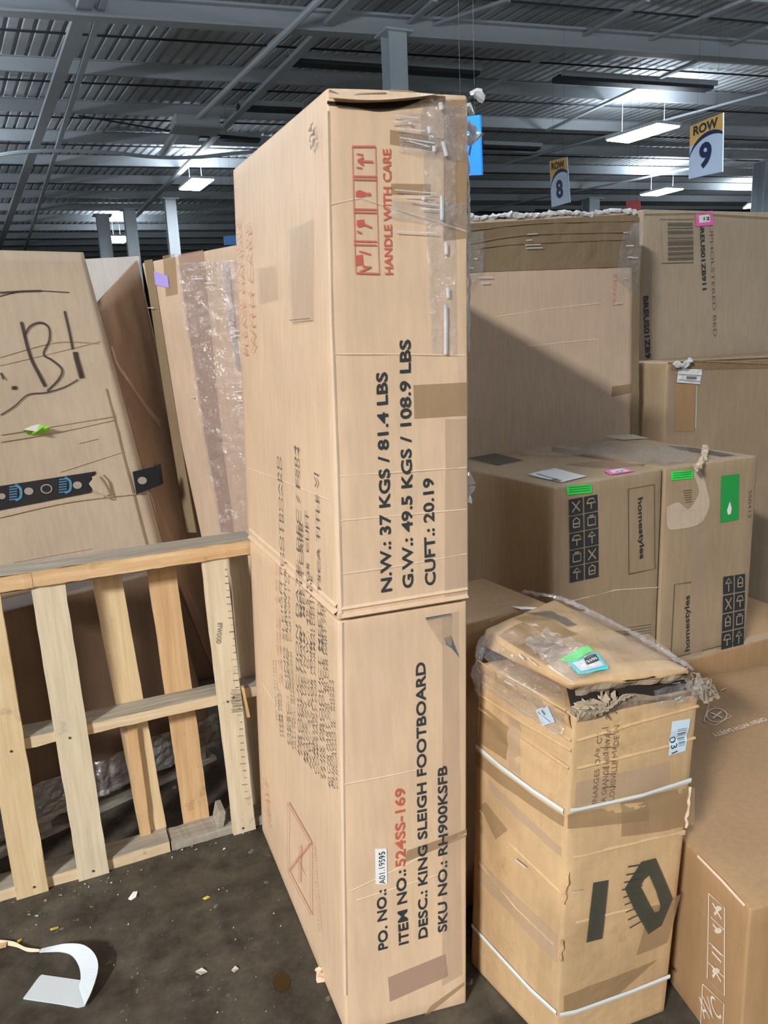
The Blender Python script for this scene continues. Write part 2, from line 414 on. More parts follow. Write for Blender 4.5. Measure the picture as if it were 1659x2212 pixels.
# one Z-shaped purlin mesh, copied
def zpurlin(L):
    bm = bmesh.new(); half = L / 2; t = .012
    for a, b_, c_, d_ in ((-.005, .005, 0, .26), (0, .075, 0, t), (-.075, 0, .26 - t, .26), (.065, .075, 0, .03)):
        block(bm, (-half, a, c_), (half, b_, d_))
    me = bpy.data.meshes.new('roof_purlin'); bm.to_mesh(me); bm.free(); me.materials.append(M['steel']); return me
pm = zpurlin(90)
yaw = math.atan2(PD.y, PD.x)
for k in range(-8, 19):
    o = link('roof_purlin', pm, ceiling); base = 15.15 + 2.78 * k
    o.location = (14, base - .125 * 14, 6.93); o.rotation_euler = (0, 0, yaw)
# sag bars: thin dark rods midway between purlins
for k in range(-1, 14):
    bm = bmesh.new(); y0 = 16.5 + 2.78 * k
    tube(bm, [(-20, y0 + 2.5, 7.16), (50, y0 - 6.25, 7.16)], .02, 4); obj('tie_rod', bm, M['steel_dark'], ceiling)
# double bottom chord girder in front (thick beam over the first column)
def girder(name, a, b_, depth=.5, fl=.28):
    bm = bmesh.new(); a, b_ = Vector(a), Vector(b_)
    beam(bm, a, b_, fl, .04); beam(bm, a + Vector((0, 0, depth)), b_ + Vector((0, 0, depth)), fl, .04)
    beam(bm, a + Vector((0, 0, depth / 2)), b_ + Vector((0, 0, depth / 2)), .025, depth - .04)
    return obj(name, bm, M['steel'], ceiling)
g0, g1 = onz(0, 26, 6.62), onz(1659, 132, 6.62); dd = (g1 - g0)
girder('roof_girder', g0 - dd * .8, g0 + dd * 2.2, .3, .26)
# girders running away from the camera, each from pixel measurements on the underside plane
for (a, b_, wd) in (((165, 60), (70, 330), .22), ((205, 60), (120, 330), .10), ((760, 0), (560, 200), .16)):
    p, q = onz(*a, 6.75), onz(*b_, 6.75); d = q - p
    bm = bmesh.new(); beam(bm, p - d * .5, q + d * 3.5, wd, .08); obj('roof_brace', bm, M['steel'], ceiling)
for (a, b_) in (((1659, -20), (1360, 105)), ((1659, 60), (1250, 250)), ((1659, 200), (1180, 330)), ((1400, 0), (1010, 215)), ((1100, 0), (845, 85)), ((940, 0), (850, 80)), ((1659, 330), (1060, 450))):
    p, q = onz(*a, 6.85), onz(*b_, 6.85)
    bm = bmesh.new(); beam(bm, p, q + (q - p) * .25, .09, .05); obj('roof_brace', bm, M['steel'], ceiling)
# trusses on the right, far bay
def truss(p, q, depth, n):
    bm = bmesh.new(); p, q = Vector(p), Vector(q); dz = Vector((0, 0, depth))
    beam(bm, p, q, .18, .14); beam(bm, p + dz, q + dz, .18, .14)
    for i in range(n):
        a, c = p.lerp(q, i / n), p.lerp(q, (i + 1) / n); mid = (a + c) / 2
        beam(bm, a + dz, mid, .10, .10); beam(bm, mid, c + dz, .10, .10)
        beam(bm, mid, mid + dz, .12, .12)
    return obj('roof_truss', bm, M['steel_dark'], ceiling)
truss((14, 33, 5.75), (52, 28, 5.75), 1.2, 12)
truss((12, 44, 5.6), (58, 38, 5.6), 1.3, 14)
# walls of the hall, far away
for nm, p, q in (('wall_back', (-40, 66, 0), (60, 66.3, 7.4)), ('wall_left', (-40.3, -26, 0), (-40, 66, 7.4)), ('wall_right', (60, -26, 0), (60.3, 66, 7.4)), ('wall_front', (-40, -26.3, 0), (60, -26, 7.4))):
    bm = bmesh.new(); block(bm, p, q); structure(obj(nm, bm, plain(nm, (.22, .24, .25), .8)))

# columns
def column(x, y, top, wd, label, name='steel_column'):
    t = thing(name, label, 'column', None); t.location = (x, y, 0)
    bm = bmesh.new(); h = wd / 2
    for a, b_ in (((-h, -h), (h, -h + .02)), ((-h, h - .02), (h, h)), ((-.012, -h + .02), (.012, h - .02))): block(bm, (*a, .02), (*b_, top))
    obj('shaft', bm, M['steel_light'], t)
    bm = bmesh.new(); block(bm, (-wd * .8, -wd * .8, 0), (wd * .8, wd * .8, .02)); obj('base_plate', bm, M['steel'], t)
    bm = bmesh.new(); block(bm, (-wd * .75, -wd * .75, top), (wd * .75, wd * .75, top + .03)); obj('cap_plate', bm, M['steel_light'], t)
    return t
p = onz(850, 72, 6.55); column(p.x, p.y, 6.52, .33, 'pale steel column rising behind the tall carton to the roof')
p = onz(366, 432, 6.2); column(p.x, p.y, 6.2, .34, 'pale blue-grey steel column behind the wrapped carton on the left')
p = onz(286, 520, 5.2); column(p.x, p.y, 6.2, .38, 'far grey column above the white board, right one of a pair')
p = onz(228, 530, 5.2); column(p.x, p.y, 6.2, .42, 'far grey column above the white board, left one of a pair')
p = onz(1652, 360, 6.5); column(p.x, p.y, 6.6, .5, 'pale column at the right edge past the row nine sign')
p = onz(1276, 432, 6.5); column(p.x, p.y, 6.5, .5, 'far pale column between the row eight sign and red sign')

# lamps: body, glowing diffuser and its light, plus added upward light for the roof
def lamp(x, y, z, L, W, yw, power, label, name='strip_light', upw=45.0):
    t = thing(name, label, 'light', None); t.location = (x, y, z); t.rotation_euler = (0, 0, yw)
    bm = bmesh.new(); block(bm, (-W / 2, -L / 2, 0), (W / 2, L / 2, .07)); obj('housing', bm, M['lamp_body'], t)
    bm = bmesh.new()
    for s_ in (-1, 1): block(bm, (s_ * W * .25 - W * .22, -L / 2 + .03, -.03), (s_ * W * .25 + W * .22, L / 2 - .03, 0))
    obj('diffuser', bm, M['lamp'], t)
    for s_ in (-1, 1):
        bm = bmesh.new(); tube(bm, [(0, s_ * L * .4, .07), (0, s_ * L * .4, ZD - z)], .008, 4); obj('hanger_rod', bm, M['galv'], t)
    la = bpy.data.lights.new('lamp_light', 'AREA'); la.shape = 'RECTANGLE'; la.size = W; la.size_y = L; la.energy = power; la.color = (1.0, .975, .94)
    lo = bpy.data.objects.new('lamp_light', la); SC.collection.objects.link(lo); lo.parent = t; lo.location = (0, 0, -.045)
    up = bpy.data.lights.new('added_uplight', 'AREA'); up.shape = 'RECTANGLE'; up.size = W; up.size_y = L; up.energy = upw; up.color = (.82, .91, 1)  # added upward light to brighten the roof
    uo = bpy.data.objects.new('added_uplight', up); SC.collection.objects.link(uo); uo.parent = t; uo.location = (0, 0, .10); uo.rotation_euler = (math.pi, 0, 0)
    return t
LW = {'key': KEY_W, 'fill': FILL_W, 'weak': FILL_W * .5, 'up': FILL_W * .5, 'up2': FILL_W * .5}
hl = ['bright strip light over the aisle left of the camera', 'added unseen fill lamp far left over the aisle', 'added unseen fill lamp behind the camera', 'added unseen fill lamp over the left bays', 'added unseen weak fill lamp right of and behind the camera', 'added unseen roof-brightening lamp nearest above the tall carton', 'added unseen roof-brightening lamp above the stacked cartons', 'added unseen roof-brightening lamp above the right hand rows', 'added unseen roof-brightening lamp over the left rows, nearest', 'added unseen roof-brightening lamp over the left rows, second', 'added unseen roof-brightening lamp over the left rows, farthest', 'added unseen roof-brightening lamp over the far right rows, nearer', 'added unseen roof-brightening lamp over the far right rows, farther']
for (x, y, z, L, W, yw, k), lb in zip(HIDDEN_LAMPS, hl): lamp(x, y, z, L, W, yw, LW[k], lb, upw={'up': UP_W, 'up2': UP_W * .45}.get(k, 80.0))
def lamp_px(c, z, lb):
    A, B, C_, D = [onz(*q, z) for q in c]
    ctr = (A + B + C_ + D) / 4; ax = ((B + C_) - (A + D)) / 2
    lamp(ctr.x, ctr.y, z, ax.length, ((A - D).length + (B - C_).length) / 2, math.atan2(ax.y, ax.x) + math.pi / 2, FILL_W, lb)
lamp_px([(1305, 304), (1420, 265), (1472, 272), (1360, 306)], 6.2, 'largest glowing strip light left of the row nine sign')
lamp_px([(1383, 420), (1440, 406), (1478, 407), (1418, 423)], 6.2, 'glowing strip light under the row nine sign')
lamp_px([(388, 409), (412, 384), (466, 387), (430, 410)], 6.2, 'glowing panel light above the pale column left of the tall carton')
lamp_px([(228, 522), (243, 508), (280, 512), (262, 526)], 6.2, 'far warm strip light above the white board')
lamp_px([(1616, 447), (1630, 437), (1640, 440), (1628, 450)], 6.2, 'tiny far strip light above the barcode carton at right')
# unlit black strips under the purlins
for (a, b_, lb) in (((618, 132), (1030, 160), 'long unlit dark strip crossing behind the top of the tall carton'), ((1200, 170), (1532, 191), 'long unlit dark strip above the row nine sign'),
                    ((430, 296), (560, 302), 'unlit dark strip beside the grey junction box'), ((1036, 316), (1162, 321), 'short unlit dark strip right of the blue sign'), ((512, 232), (650, 238), 'unlit dark strip left of the tall carton top')):
    p, q = onz(*a, 6.8), onz(*b_, 6.8); t = thing('unlit_strip', lb, 'light fixture'); t.location = p
    bm = bmesh.new(); beam(bm, (0, 0, 0), q - p, .30, .10); obj('housing', bm, M['steel_dark'], t)
    bm = bmesh.new(); beam(bm, Vector((0, -.22, .05)), (q - p) + Vector((0, -.22, .05)), .05, .10); obj('side_rail', bm, M['steel'], t)

# conduit, junction box, drooping cable
t = thing('conduit', 'straight pale conduit running diagonally under the roof at left', 'pipe')
bm = bmesh.new(); a, b_ = onz(700, -10, 6.55), onz(425, 257, 6.55); tube(bm, [a + (a - b_) * .5, a, b_], .055, 8); obj('pipe_run', bm, M['galv'], t)
bm = bmesh.new(); tube(bm, [onz(395, 262, 6.5), onz(350, 335, 6.5)], .09, 8); obj('pipe_run', bm, M['galv'], t)
p = onz(422, 268, 6.5); jb = t
bm = bmesh.new(); block(bm, (-.50, -.35, -.12), (.50, .35, .12)); bmesh.ops.bevel(bm, geom=list(bm.edges), offset=.02, affect='EDGES'); o = obj('junction_box', bm, M['galv'], t); o.location = p
bm = bmesh.new(); block(bm, (-.54, -.38, -.15), (.54, .38, -.12)); o = obj('cover', bm, M['steel'], t); o.location = p
cp = [(-20, 338), (40, 329), (120, 326), (230, 329), (330, 339), (420, 340), (500, 332), (620, 322)]
bm = bmesh.new(); tube(bm, [onz(*q, 6.3) for q in catmull(cp, 5)], .045, 6); tag(obj('cable', bm, M['galv']), 'drooping pale cable under the roof left of the tall carton', 'cable')
bm = bmesh.new(); tube(bm, [onz(170, 250, 6.6), onz(360, 282, 6.45), onz(560, 300, 6.4)], .02, 5); tag(obj('wire', bm, M['steel_dark']), 'thin dark wire leading to the grey junction box', 'wire')

# hanging signs (panels standing in planes of constant X)
def sign_panel(X, q):
    """pixel corners bottom-left, bottom-right, top-right, top-left"""
    return Panel(*[onx(*p, X) for p in q])
def board(panel, thick=.02):
    bm = bmesh.new(); n = panel.normal(.5, .5) * -thick
    f = [bm.verts.new(p) for p in panel.P]; g = [bm.verts.new(p + n) for p in panel.P]
    bm.faces.new(f); bm.faces.new(g[::-1])
    for k in range(4): bm.faces.new((f[k], g[k], g[(k + 1) % 4], f[(k + 1) % 4]))
    bmesh.ops.recalc_face_normals(bm, faces=bm.faces); return bm
def hangers(t, panel, z=ZD):
    for u in (.2, .8):
        p = panel.at(u, 1); bm = bmesh.new(); tube(bm, [p, (p.x, p.y, z)], .0022, 4); obj('hanger_wire', bm, M['steel_dark'], t)
def disc(panel, cx, cy, rx_, ry_, off, n=24, a0=0, a1=2 * math.pi):
    return [(cx + rx_ * math.cos(a0 + (a1 - a0) * k / n), cy + ry_ * math.sin(a0 + (a1 - a0) * k / n)) for k in range(n + (0 if a1 - a0 > 6.2 else 1))]
def row_sign(X, q, digit, label, second=False):
    t = thing('row_sign', label, 'sign', None); P = sign_panel(X, q)
    obj('sign_board', board(P), M['sign_white'], t); hangers(t, P)
    # amber head with the navy arc cut by the white round top
    obj('amber_head', poly(P, [(0, .62), (1, .62), (1, 1), (0, 1)], .003, is_uv=True), M['sign_amber'], t)
    arc = disc(P, .62, .34, .62, .44, 0, 24, .0, math.pi); arc = [(min(1, max(0, a)), b_) for a, b_ in arc]
    obj('navy_arc', poly(P, [(1, .3)] + arc + [(0, .3)], .005, is_uv=True), M['sign_navy'], t)
    arc = disc(P, .66, .30, .66, .40, 0, 24, .0, math.pi); arc = [(min(1, max(0, a)), b_) for a, b_ in arc]
    obj('white_round', poly(P, [(1, 0)] + [(1, .3)] + arc + [(0, .3), (0, 0)], .007, is_uv=True), M['sign_white'], t)
    text(P, 'ROW', (.12, .80), (.86, .80), .115, M['black_ink'], t, bold=.03, off=.010, is_uv=True)
    text(P, digit, (.32, .17), (.70, .17), .30, M['sign_navy'], t, bold=.04, off=.012, is_uv=True)
    return t, P
row_sign(9.0, [(1488, 387), (1560, 371), (1562, 243), (1491, 273)], '9', 'white and amber hanging row nine sign at upper right')
t, P = row_sign(9.6, [(1192, 448), (1231, 437), (1224, 339), (1187, 348)], '8', 'smaller white hanging row eight sign left of the bright strip light')
t = thing('blue_sign', 'bright blue hanging sign beside the upper right edge of the tall carton', 'sign'); P = sign_panel(4.6, [(985, 380), (1040, 378), (1036, 248), (985, 255)])
obj('sign_board', board(P), M['sign_blue'], t); hangers(t, P); text(P, '7', (.50, .35), (.72, .35), .16, M['sign_navy'], t, off=.004, is_uv=True)
t = thing('red_sign', 'small red hanging sign above the corner of the taped back carton', 'sign'); P = sign_panel(12.0, [(1354, 462), (1384, 458), (1381, 431), (1352, 434)])
obj('sign_board', board(P), M['sign_red'], t); hangers(t, P)
t = thing('blue_sign', 'small blue sign seen over the wrapped carton left of tall carton', 'sign'); P = sign_panel(5.0, [(484, 530), (515, 528), (514, 508), (482, 510)])
obj('sign_board', board(P), M['sign_blue'], t); hangers(t, P)

# ================================================================== TALL CARTON
tb = [onz(748, 2237, 0), onz(1008, 2168, 0), None, onz(566, 1793, 0)]; tb[2] = tb[3] + (tb[1] - tb[0])
tt = [onz(705, 190, 2.09), onz(1010, 205, 2.09), None, onz(503, 366, 2.105)]; tt[2] = tt[3] + (tt[1] - tt[0])
tall = thing('tall_carton', 'tall upright narrow shipping carton printed king sleigh footboard, in the centre', 'carton')
TB = Box(tb, tt, dict(front=soft(.004, 4, 1.3), left=soft(.006, 3, 5.1), top=None, back=None, right=None))
# split at the telescoping seam
uS, vF0 = TB.front.px(736, 1338); _, vF1 = TB.front.px(1009, 1294); _, vL = TB.left.px(540, 1166)
def lerp(a, b, t): return a + (b - a) * t
sF, sR, sL = lerp(tb[0], tt[0], vF0), lerp(tb[1], tt[1], vF1), lerp(tb[3], tt[3], vL); sB = sL + (sR - sF)
eps = Vector((0, 0, .004))
lower = Box(tb, [p - eps for p in (sF, sR, sB, sL)], dict(front=dents(.003, 4, 1.3, [(.44, .02, .02, .0025), (.22, .05, .02, .002)]), left=soft(.004, 3, 5.1)))
ctr = (sF + sR + sB + sL) / 4
def swell(p, k): d = (p - ctr); d.z = 0; return p + d.normalized() * k
upper = Box([swell(p, .006) for p in (sF, sR, sB, sL)], tt, dict(front=dents(.0035, 4, 2.2, [(.27, .03, .02, .002), (.40, .02, .02, .002), (.68, .0, .02, .002)]), left=soft(.005, 3, 3.1)))
obj('lower_sleeve', lower.mesh(.035, .005), M['tall'], tall, True)
up_o = obj('upper_sleeve', upper.mesh(.035, .005, skip=()), M['tall'], tall, True)
# double raised rim of the seam
U, Lo = upper, lower
for k, (dy, hh, wd) in enumerate(((-6, .012, .012), (-22, .006, .010))):
    bmx = bmesh.new()
    stroke(U.front, [(737, 1338 + dy), (1009, 1294 + dy)], wd, 0, bmx, False, hh)
    stroke(U.left, [(540, 1166 + dy), (735, 1338 + dy)], wd, 0, bmx, False, hh * .7)
    obj('seam_rim', bmx, M['edge'], tall)
# score lines across both faces
def crease(P, pts, parent, wd=.007, h=.0018, mat='edge', name='crease'): return obj(name, stroke(P, pts, wd, .0004, None, False, h), M[mat], parent)
for P, pts in ((U.front, [(724, 1030), (860, 1020), (1008, 1010)]), (U.front, [(735, 1125), (880, 1112), (1008, 1100)]), (U.front, [(712, 442), (780, 428), (1008, 500)]),
               (U.front, [(722, 765), (860, 765), (1005, 768)]), (Lo.front, [(731, 1697), (820, 1680), (905, 1662)]), (Lo.front, [(757, 1925), (880, 1865), (1008, 1800)]),
               (U.front, [(740, 1240), (870, 1222), (1008, 1196)]), (Lo.front, [(770, 1945), (860, 1915), (960, 1885)])):
    crease(P, pts, tall, .004, .0010)
crease(Lo.left, [(566, 1475), (600, 1530), (740, 1690)], tall, .004, .001); crease(U.left, [(536, 1012), (600, 1035), (710, 1080)], tall, .004, .001)
# pale worn vertical corner
crease(U.front, [(707, 240), (716, 700), (728, 1010), (737, 1325)], tall, .010, .002, 'edge', 'worn_corner'); crease(Lo.front, [(738, 1345), (741, 1700), (747, 2150)], tall, .010, .002, 'edge', 'worn_corner')
# damaged top: lifted flap, the shade under it painted near-black
bm = bmesh.new()
gp = catmull([(706, 226), (760, 232), (818, 240), (870, 232), (918, 214)], 5); gq = catmull([(706, 219), (760, 223), (815, 222), (870, 219), (918, 213)], 5)
poly(U.front, gp + gq[::-1], .003, bm); obj('torn_gap_shade', bm, M['gap_shade'], tall)
def sheet3(name, A, B, mat, parent, lift, n=10):
    """curled cardboard lip: between two pixel polylines on the front, raised by lift"""
    bm = bmesh.new(); prev = None
    A, B = catmull(A, n), catmull(B, n)
    for a, b_ in zip(A, B):
        ua, ub = U.front.px(*a), U.front.px(*b_)
        c = [bm.verts.new(U.front.at(*ua, .002)), bm.verts.new(U.front.at(*ub, lift)), bm.verts.new(U.front.at(*ub, lift - .004))]
        if prev:
            for k in (0, 1): bm.faces.new((prev[k], prev[k + 1], c[k + 1], c[k]))
        prev = c
    return obj(name, bm, mat, parent, False)
sheet3('top_flap', [(708, 192), (790, 194), (870, 198), (960, 206)], [(706, 219), (790, 224), (868, 220), (940, 211)], M['edge'], tall, .022)
bm = bmesh.new(); stroke(U.front, [(708, 200), (740, 212), (780, 208), (830, 206)], .006, .010, bm, True, .004); obj('torn_lip', bm, M['torn_fibre'], tall)
crease(U.front, [(840, 190), (890, 200), (925, 212)], tall, .006, .004, 'torn_fibre', 'torn_lip')
# printed texts on the front
K = M['black_ink']
text(U.front, 'N.W.: 37 KGS / 81.4 LBS', (845, 1276), (835, 803), .0225, K, tall)
text(U.front, 'G.W.: 49.5 KGS / 108.9 LBS', (891, 1268), (885, 733), .0225, K, tall)
text(U.front, 'CUFT.: 20.19', (939, 1262), (935, 1031), .0225, K, tall)
text(Lo.front, 'PO. NO.:', (836, 2048), (832, 1918), .0215, K, tall)
text(Lo.front, 'ITEM NO.:', (881, 2036), (874, 1875), .0225, K, tall)
text(Lo.front, '524SS-169', (873, 1868), (873, 1699), .0225, M['red_ink'], tall, 'red_text')
text(Lo.front, 'DESC.: KING SLEIGH FOOTBOARD', (922, 2023), (917, 1428), .0215, K, tall)
text(Lo.front, 'SKU NO.: RH900KSFB', (964, 2010), (964, 1652), .0215, K, tall)
lb = obj('number_label', poly(Lo.front, [(811, 1908), (836, 1908), (834, 1830), (809, 1831)], .0016), M['label'], tall); lb['label'] = 'small white paper label'
text(Lo.front, 'A01.19595', (831, 1906), (829, 1835), .014, K, lb, bold=.004, off=.0026)
# handling symbols in a red frame
R_ = M['red_ink']; bm = bmesh.new()
def redline(pts, wd=.0022, P=U.front): stroke(P, pts, wd, .0026, bm, False)
redline([(760, 317), (810, 317)], .0035); redline([(767, 590), (818, 592)], .0035)
redline([(760, 317), (767, 590)], .0014); redline([(810, 317), (818, 592)], .0014)
for y in (381, 388, 452, 459, 521, 529): redline([(763, y), (813, y + 1)], .003)
obj('symbol_frame', bm, R_, tall)
def symbol(lines, blobs=(), wd=.004):
    global bm; bm = bmesh.new()
    for l in lines: stroke(U.front, l, wd, .0026, bm, False)
    for b_ in blobs: poly(U.front, b_, .0015, bm)
    obj('handling_symbol', bm, R_, tall)
symbol([[(772, 348), (805, 350)], [(772, 348), (784, 340)], [(772, 348), (784, 357)]], [[(770, 331), (784, 333), (784, 337), (770, 335)], [(770, 360), (782, 362), (782, 366), (770, 364)]])
symbol([[(790, 420), (800, 420)]], [[(768, 414), (776, 410), (790, 416), (790, 424), (778, 428), (768, 425)]], .006)
symbol([[(782, 484), (802, 492)], [(770, 500), (780, 504)]], [[(770, 476), (786, 474), (788, 488), (775, 492), (770, 488)]], .004)
symbol([[(775, 543), (800, 550)], [(775, 588), (800, 576)], [(780, 574), (795, 578)]], [[(768, 552), (783, 550), (784, 572), (768, 574)]], .0035)
text(U.front, 'HANDLE WITH CARE', (847, 593), (843, 322), .0165, R_, tall, 'red_text')
# tape and scuffs on the front
def tape(P, q, parent, mat='tape', name='tape_strip', off=.0008, wob=0.0): return obj(name, patch(P, q, off, .03, wob), M[mat], parent)
tape(U.front, [(895, 905), (1008, 898), (1008, 826), (893, 832)], tall); tape(Lo.front, [(842, 2164), (968, 2108), (962, 2060), (838, 2112)], tall, 'tape_pink')
tape(Lo.front, [(872, 1862), (1008, 1806), (1008, 1790), (878, 1835)], tall); tape(U.front, [(958, 520), (1009, 515), (1009, 215), (958, 215)], tall, 'tape')
tape(U.front, [(960, 1290), (1008, 1282), (1008, 905), (962, 905)], tall, 'tape_pale'); tape(Lo.front, [(955, 2130), (998, 2105), (990, 1320), (955, 1330)], tall, 'tape_pale')
tape(U.front, [(842, 312), (960, 330), (960, 300), (842, 280)], tall, 'tape'); tape(U.front, [(845, 420), (930, 424), (930, 398), (845, 396)], tall, 'tape')
bm = patch(Lo.front, [(955, 1395), (975, 1395), (975, 1325), (918, 1338)], .0012, .02, .002); obj('scuff_patch', bm, M['tape_pale'], tall)
bm = poly(Lo.front, [(958, 1378), (974, 1372), (978, 1385), (992, 1420), (975, 1400), (964, 1392)], .0016); poly(Lo.front, [(918, 1334), (975, 1324), (974, 1330), (922, 1340)], .0016, bm); obj('hole_tear', bm, plain('grey_tear', (.10, .12, .125), .7), tall)
obj('dark_scuff', poly(Lo.front, [(908, 2205), (930, 2172), (1002, 2120), (1003, 2128), (950, 2170)], .0014), M['tape'], tall)
# stretch film hanging on to the upper right edge
obj('stretch_film', patch(U.front, [(930, 760), (985, 768), (980, 215), (905, 215)], .003, .012, .006, 30, 3), M['film'], tall)
obj('stretch_film', patch(U.front, [(840, 470), (1008, 500), (1008, 440), (845, 430)], .003, .012, .006, 30, 8), M['film'], tall)
obj('stretch_film', patch(U.front, [(860, 330), (1008, 350), (1008, 225), (862, 245)], .003, .012, .006, 30, 12), M['film'], tall)
glint = bmesh.new()
for a in ([(944, 222), (952, 226), (955, 242), (946, 238)], [(918, 276), (930, 276), (931, 290), (919, 290)], [(948, 308), (958, 308), (966, 338), (957, 340)], [(930, 318), (940, 318), (940, 330), (930, 330)],
          [(946, 425), (957, 425), (957, 475), (947, 478)], [(957, 525), (965, 523), (966, 550), (958, 550)], [(960, 622), (970, 622), (970, 645), (962, 642)], [(955, 660), (965, 658), (964, 765), (957, 765)], [(890, 420), (935, 428), (930, 436), (895, 432)], [(862, 262), (905, 268), (902, 273), (866, 268)], [(925, 215), (936, 217), (934, 224), (926, 222)]):
    c0 = ((a[0][0] + a[1][0]) / 2, (a[0][1] + a[1][1]) / 2); c1_ = ((a[2][0] + a[3][0]) / 2, (a[2][1] + a[3][1]) / 2)
    obj('painted_glint', stroke(U.front, [c0, c1_], .0085, .008, None, False, .002), M['film_white'], tall)  # white strokes painted as highlights on the film
for a in ([(845, 252), (900, 258)], [(842, 266), (880, 264)], [(850, 280), (915, 286)], [(860, 300), (935, 312)], [(880, 308), (925, 320)], [(850, 412), (940, 420)], [(880, 434), (945, 446)], [(905, 452), (950, 455)], [(850, 500), (940, 505)], [(870, 424), (930, 426)]):
    obj('painted_glint', stroke(U.front, a, .0022, .010, None, False), M['film_white'], tall)  # thin white lines, painted glints along film wrinkles
glint.free()
def crumple(name, pts, r, mat, parent, seed=0, n=5, sc=60):
    """bunched film or torn fibre: a lumpy ragged rope through 3D points"""
    bm = bmesh.new(); P = [Vector(p) for p in pts]; out = []
    for i in range(len(P) - 1):
        k = max(2, int((P[i + 1] - P[i]).length / (r * .8)))
        out += [P[i].lerp(P[i + 1], q / k) for q in range(k)]
    out.append(P[-1]); tube(bm, out, r, 7)
    for v in bm.verts:
        d = noise.noise_vector(v.co * sc + Vector((seed, seed, 0))); v.co += d * r * 1.1
    return obj(name, bm, mat, parent)
crumple('bunched_film', [ony(1018, 200, 1.5), ony(1032, 205, 1.5), ony(1044, 210, 1.5)], .007, M['film_white'], tall, 1)
crumple('bunched_film', [ony(1012, 225, 1.5), ony(1018, 250, 1.5)], .006, M['film_white'], tall, 2)
crumple('bunched_film', [ony(1011, 268, 1.5), ony(1022, 280, 1.5), ony(1030, 290, 1.5), ony(1013, 308, 1.5)], .010, M['film_white'], tall, 3)
crumple('bunched_film', [ony(1010, 330, 1.5), ony(1012, 420, 1.5), ony(1013, 560, 1.5), ony(1013, 760, 1.5)], .003, M['film_white'], tall, 4)
crumple('bunched_film', [ony(1010, 1022, 1.5), ony(1018, 1045, 1.5), ony(1010, 1085, 1.5)], .009, M['film_white'], tall, 5)
crumple('bunched_film', [ony(1010, 2120, 1.45), ony(1020, 2150, 1.45), ony(1022, 2190, 1.45)], .010, M['film_grey'], tall, 6)
# left face prints
fi = M['fine_ink']
for body, a, b_, h in (('PO. NO.: A01.19595', (604, 1556), (597, 1425), .012), ('ITEM NO.:', (614, 1592), (608, 1490), .02), ('DESC.: KING SLEIGH FOOTBOARD', (630, 1610), (610, 985), .020),
                       ('SKU NO.: RH900KSFB   CARTON 1 OF 1', (641, 1622), (626, 1215), .018), ('PRODUCTION DATE: DEC / FS04', (655, 1632), (650, 962), .022),
                       ('MADE IN VIETNAM   MEETS CARB', (668, 1648), (656, 1130), .02), ('N.W.: 37 KGS  G.W.: 49.5 KGS  CUFT', (681, 1660), (668, 1105), .018),
                       ('COMPLIANT FOR FORMALDEHYDE', (692, 1674), (678, 1245), .018), ('THIS PRODUCT MEETS TSCA TITLE VI', (706, 1690), (691, 1022), .018),
                       ('40 CFR PART 770   40 CFR PART 770', (722, 1705), (704, 1310), .018), ('CHICAGO IL  60563', (732, 1706), (722, 1470), .015)):
    # lines crossing the seam are split between the two sleeves
    for P, lo_y, hi_y in ((TB.left, 0, 0),):
        text(P, body, a, b_, h, fi, tall, bold=.008, off=.0085)
text(TB.left, '524SS-169', (612, 1482), (606, 1216), .018, M['red_faint'], tall, 'red_text', off=.0085)
text(TB.left, 'PLEASE HANDLE', (540, 765), (522, 470), .045, M['red_faint'], tall, 'red_text', bold=.0, off=.0085)
text(TB.left, 'WITH CARE', (558, 762), (545, 480), .045, M['red_faint'], tall, 'red_text', bold=.0, off=.0085)
text(TB.left, '524', (690, 310), (684, 262), .03, M['grey_ink'], tall, off=.0085)
bm = bmesh.new()
P = TB.left
for l, wd in (([(626, 1732), (628, 1880)], .006), ([(626, 1732), (677, 1818)], .010), ([(677, 1818), (678, 1975)], .006), ([(678, 1975), (628, 1880)], .008), ([(628, 1880), (677, 1818)], .006), ([(654, 1825), (652, 1905)], .012), ([(645, 1850), (662, 1890)], .006)):
    stroke(P, l, wd, .0085, bm, False)
obj('warning_symbol', bm, M['red_faint'], tall)
text(P, 'TEAM LIFT ONLY DO NOT DROP', (700, 2018), (685, 1828), .018, M['red_faint'], tall, 'red_text', off=.0085, bold=0)
text(P, 'HEAVY', (588, 1790), (582, 1690), .05, M['red_faint'], tall, 'red_text', off=.0085, bold=0)
obj('tape_ghost', patch(P, [(636, 700), (682, 690), (680, 465), (625, 492)], .0078), plain('ghost', (.47, .40, .33), .3, alpha=.25), tall)
obj('tape_ghost', patch(P, [(566, 655), (605, 645), (600, 570), (562, 578)], .0078), plain('ghost', (.47, .40, .33), .3, alpha=.22), tall)
bm = bmesh.new(); stroke(P, [(634, 692), (680, 688)], .002, .0088, bm, False); obj('pen_line', bm, M['grey_ink'], tall)
crumple('torn_tab', [onz(690, 2090, .005), onz(694, 2118, .005)], .012, M['edge'], tall, 9)

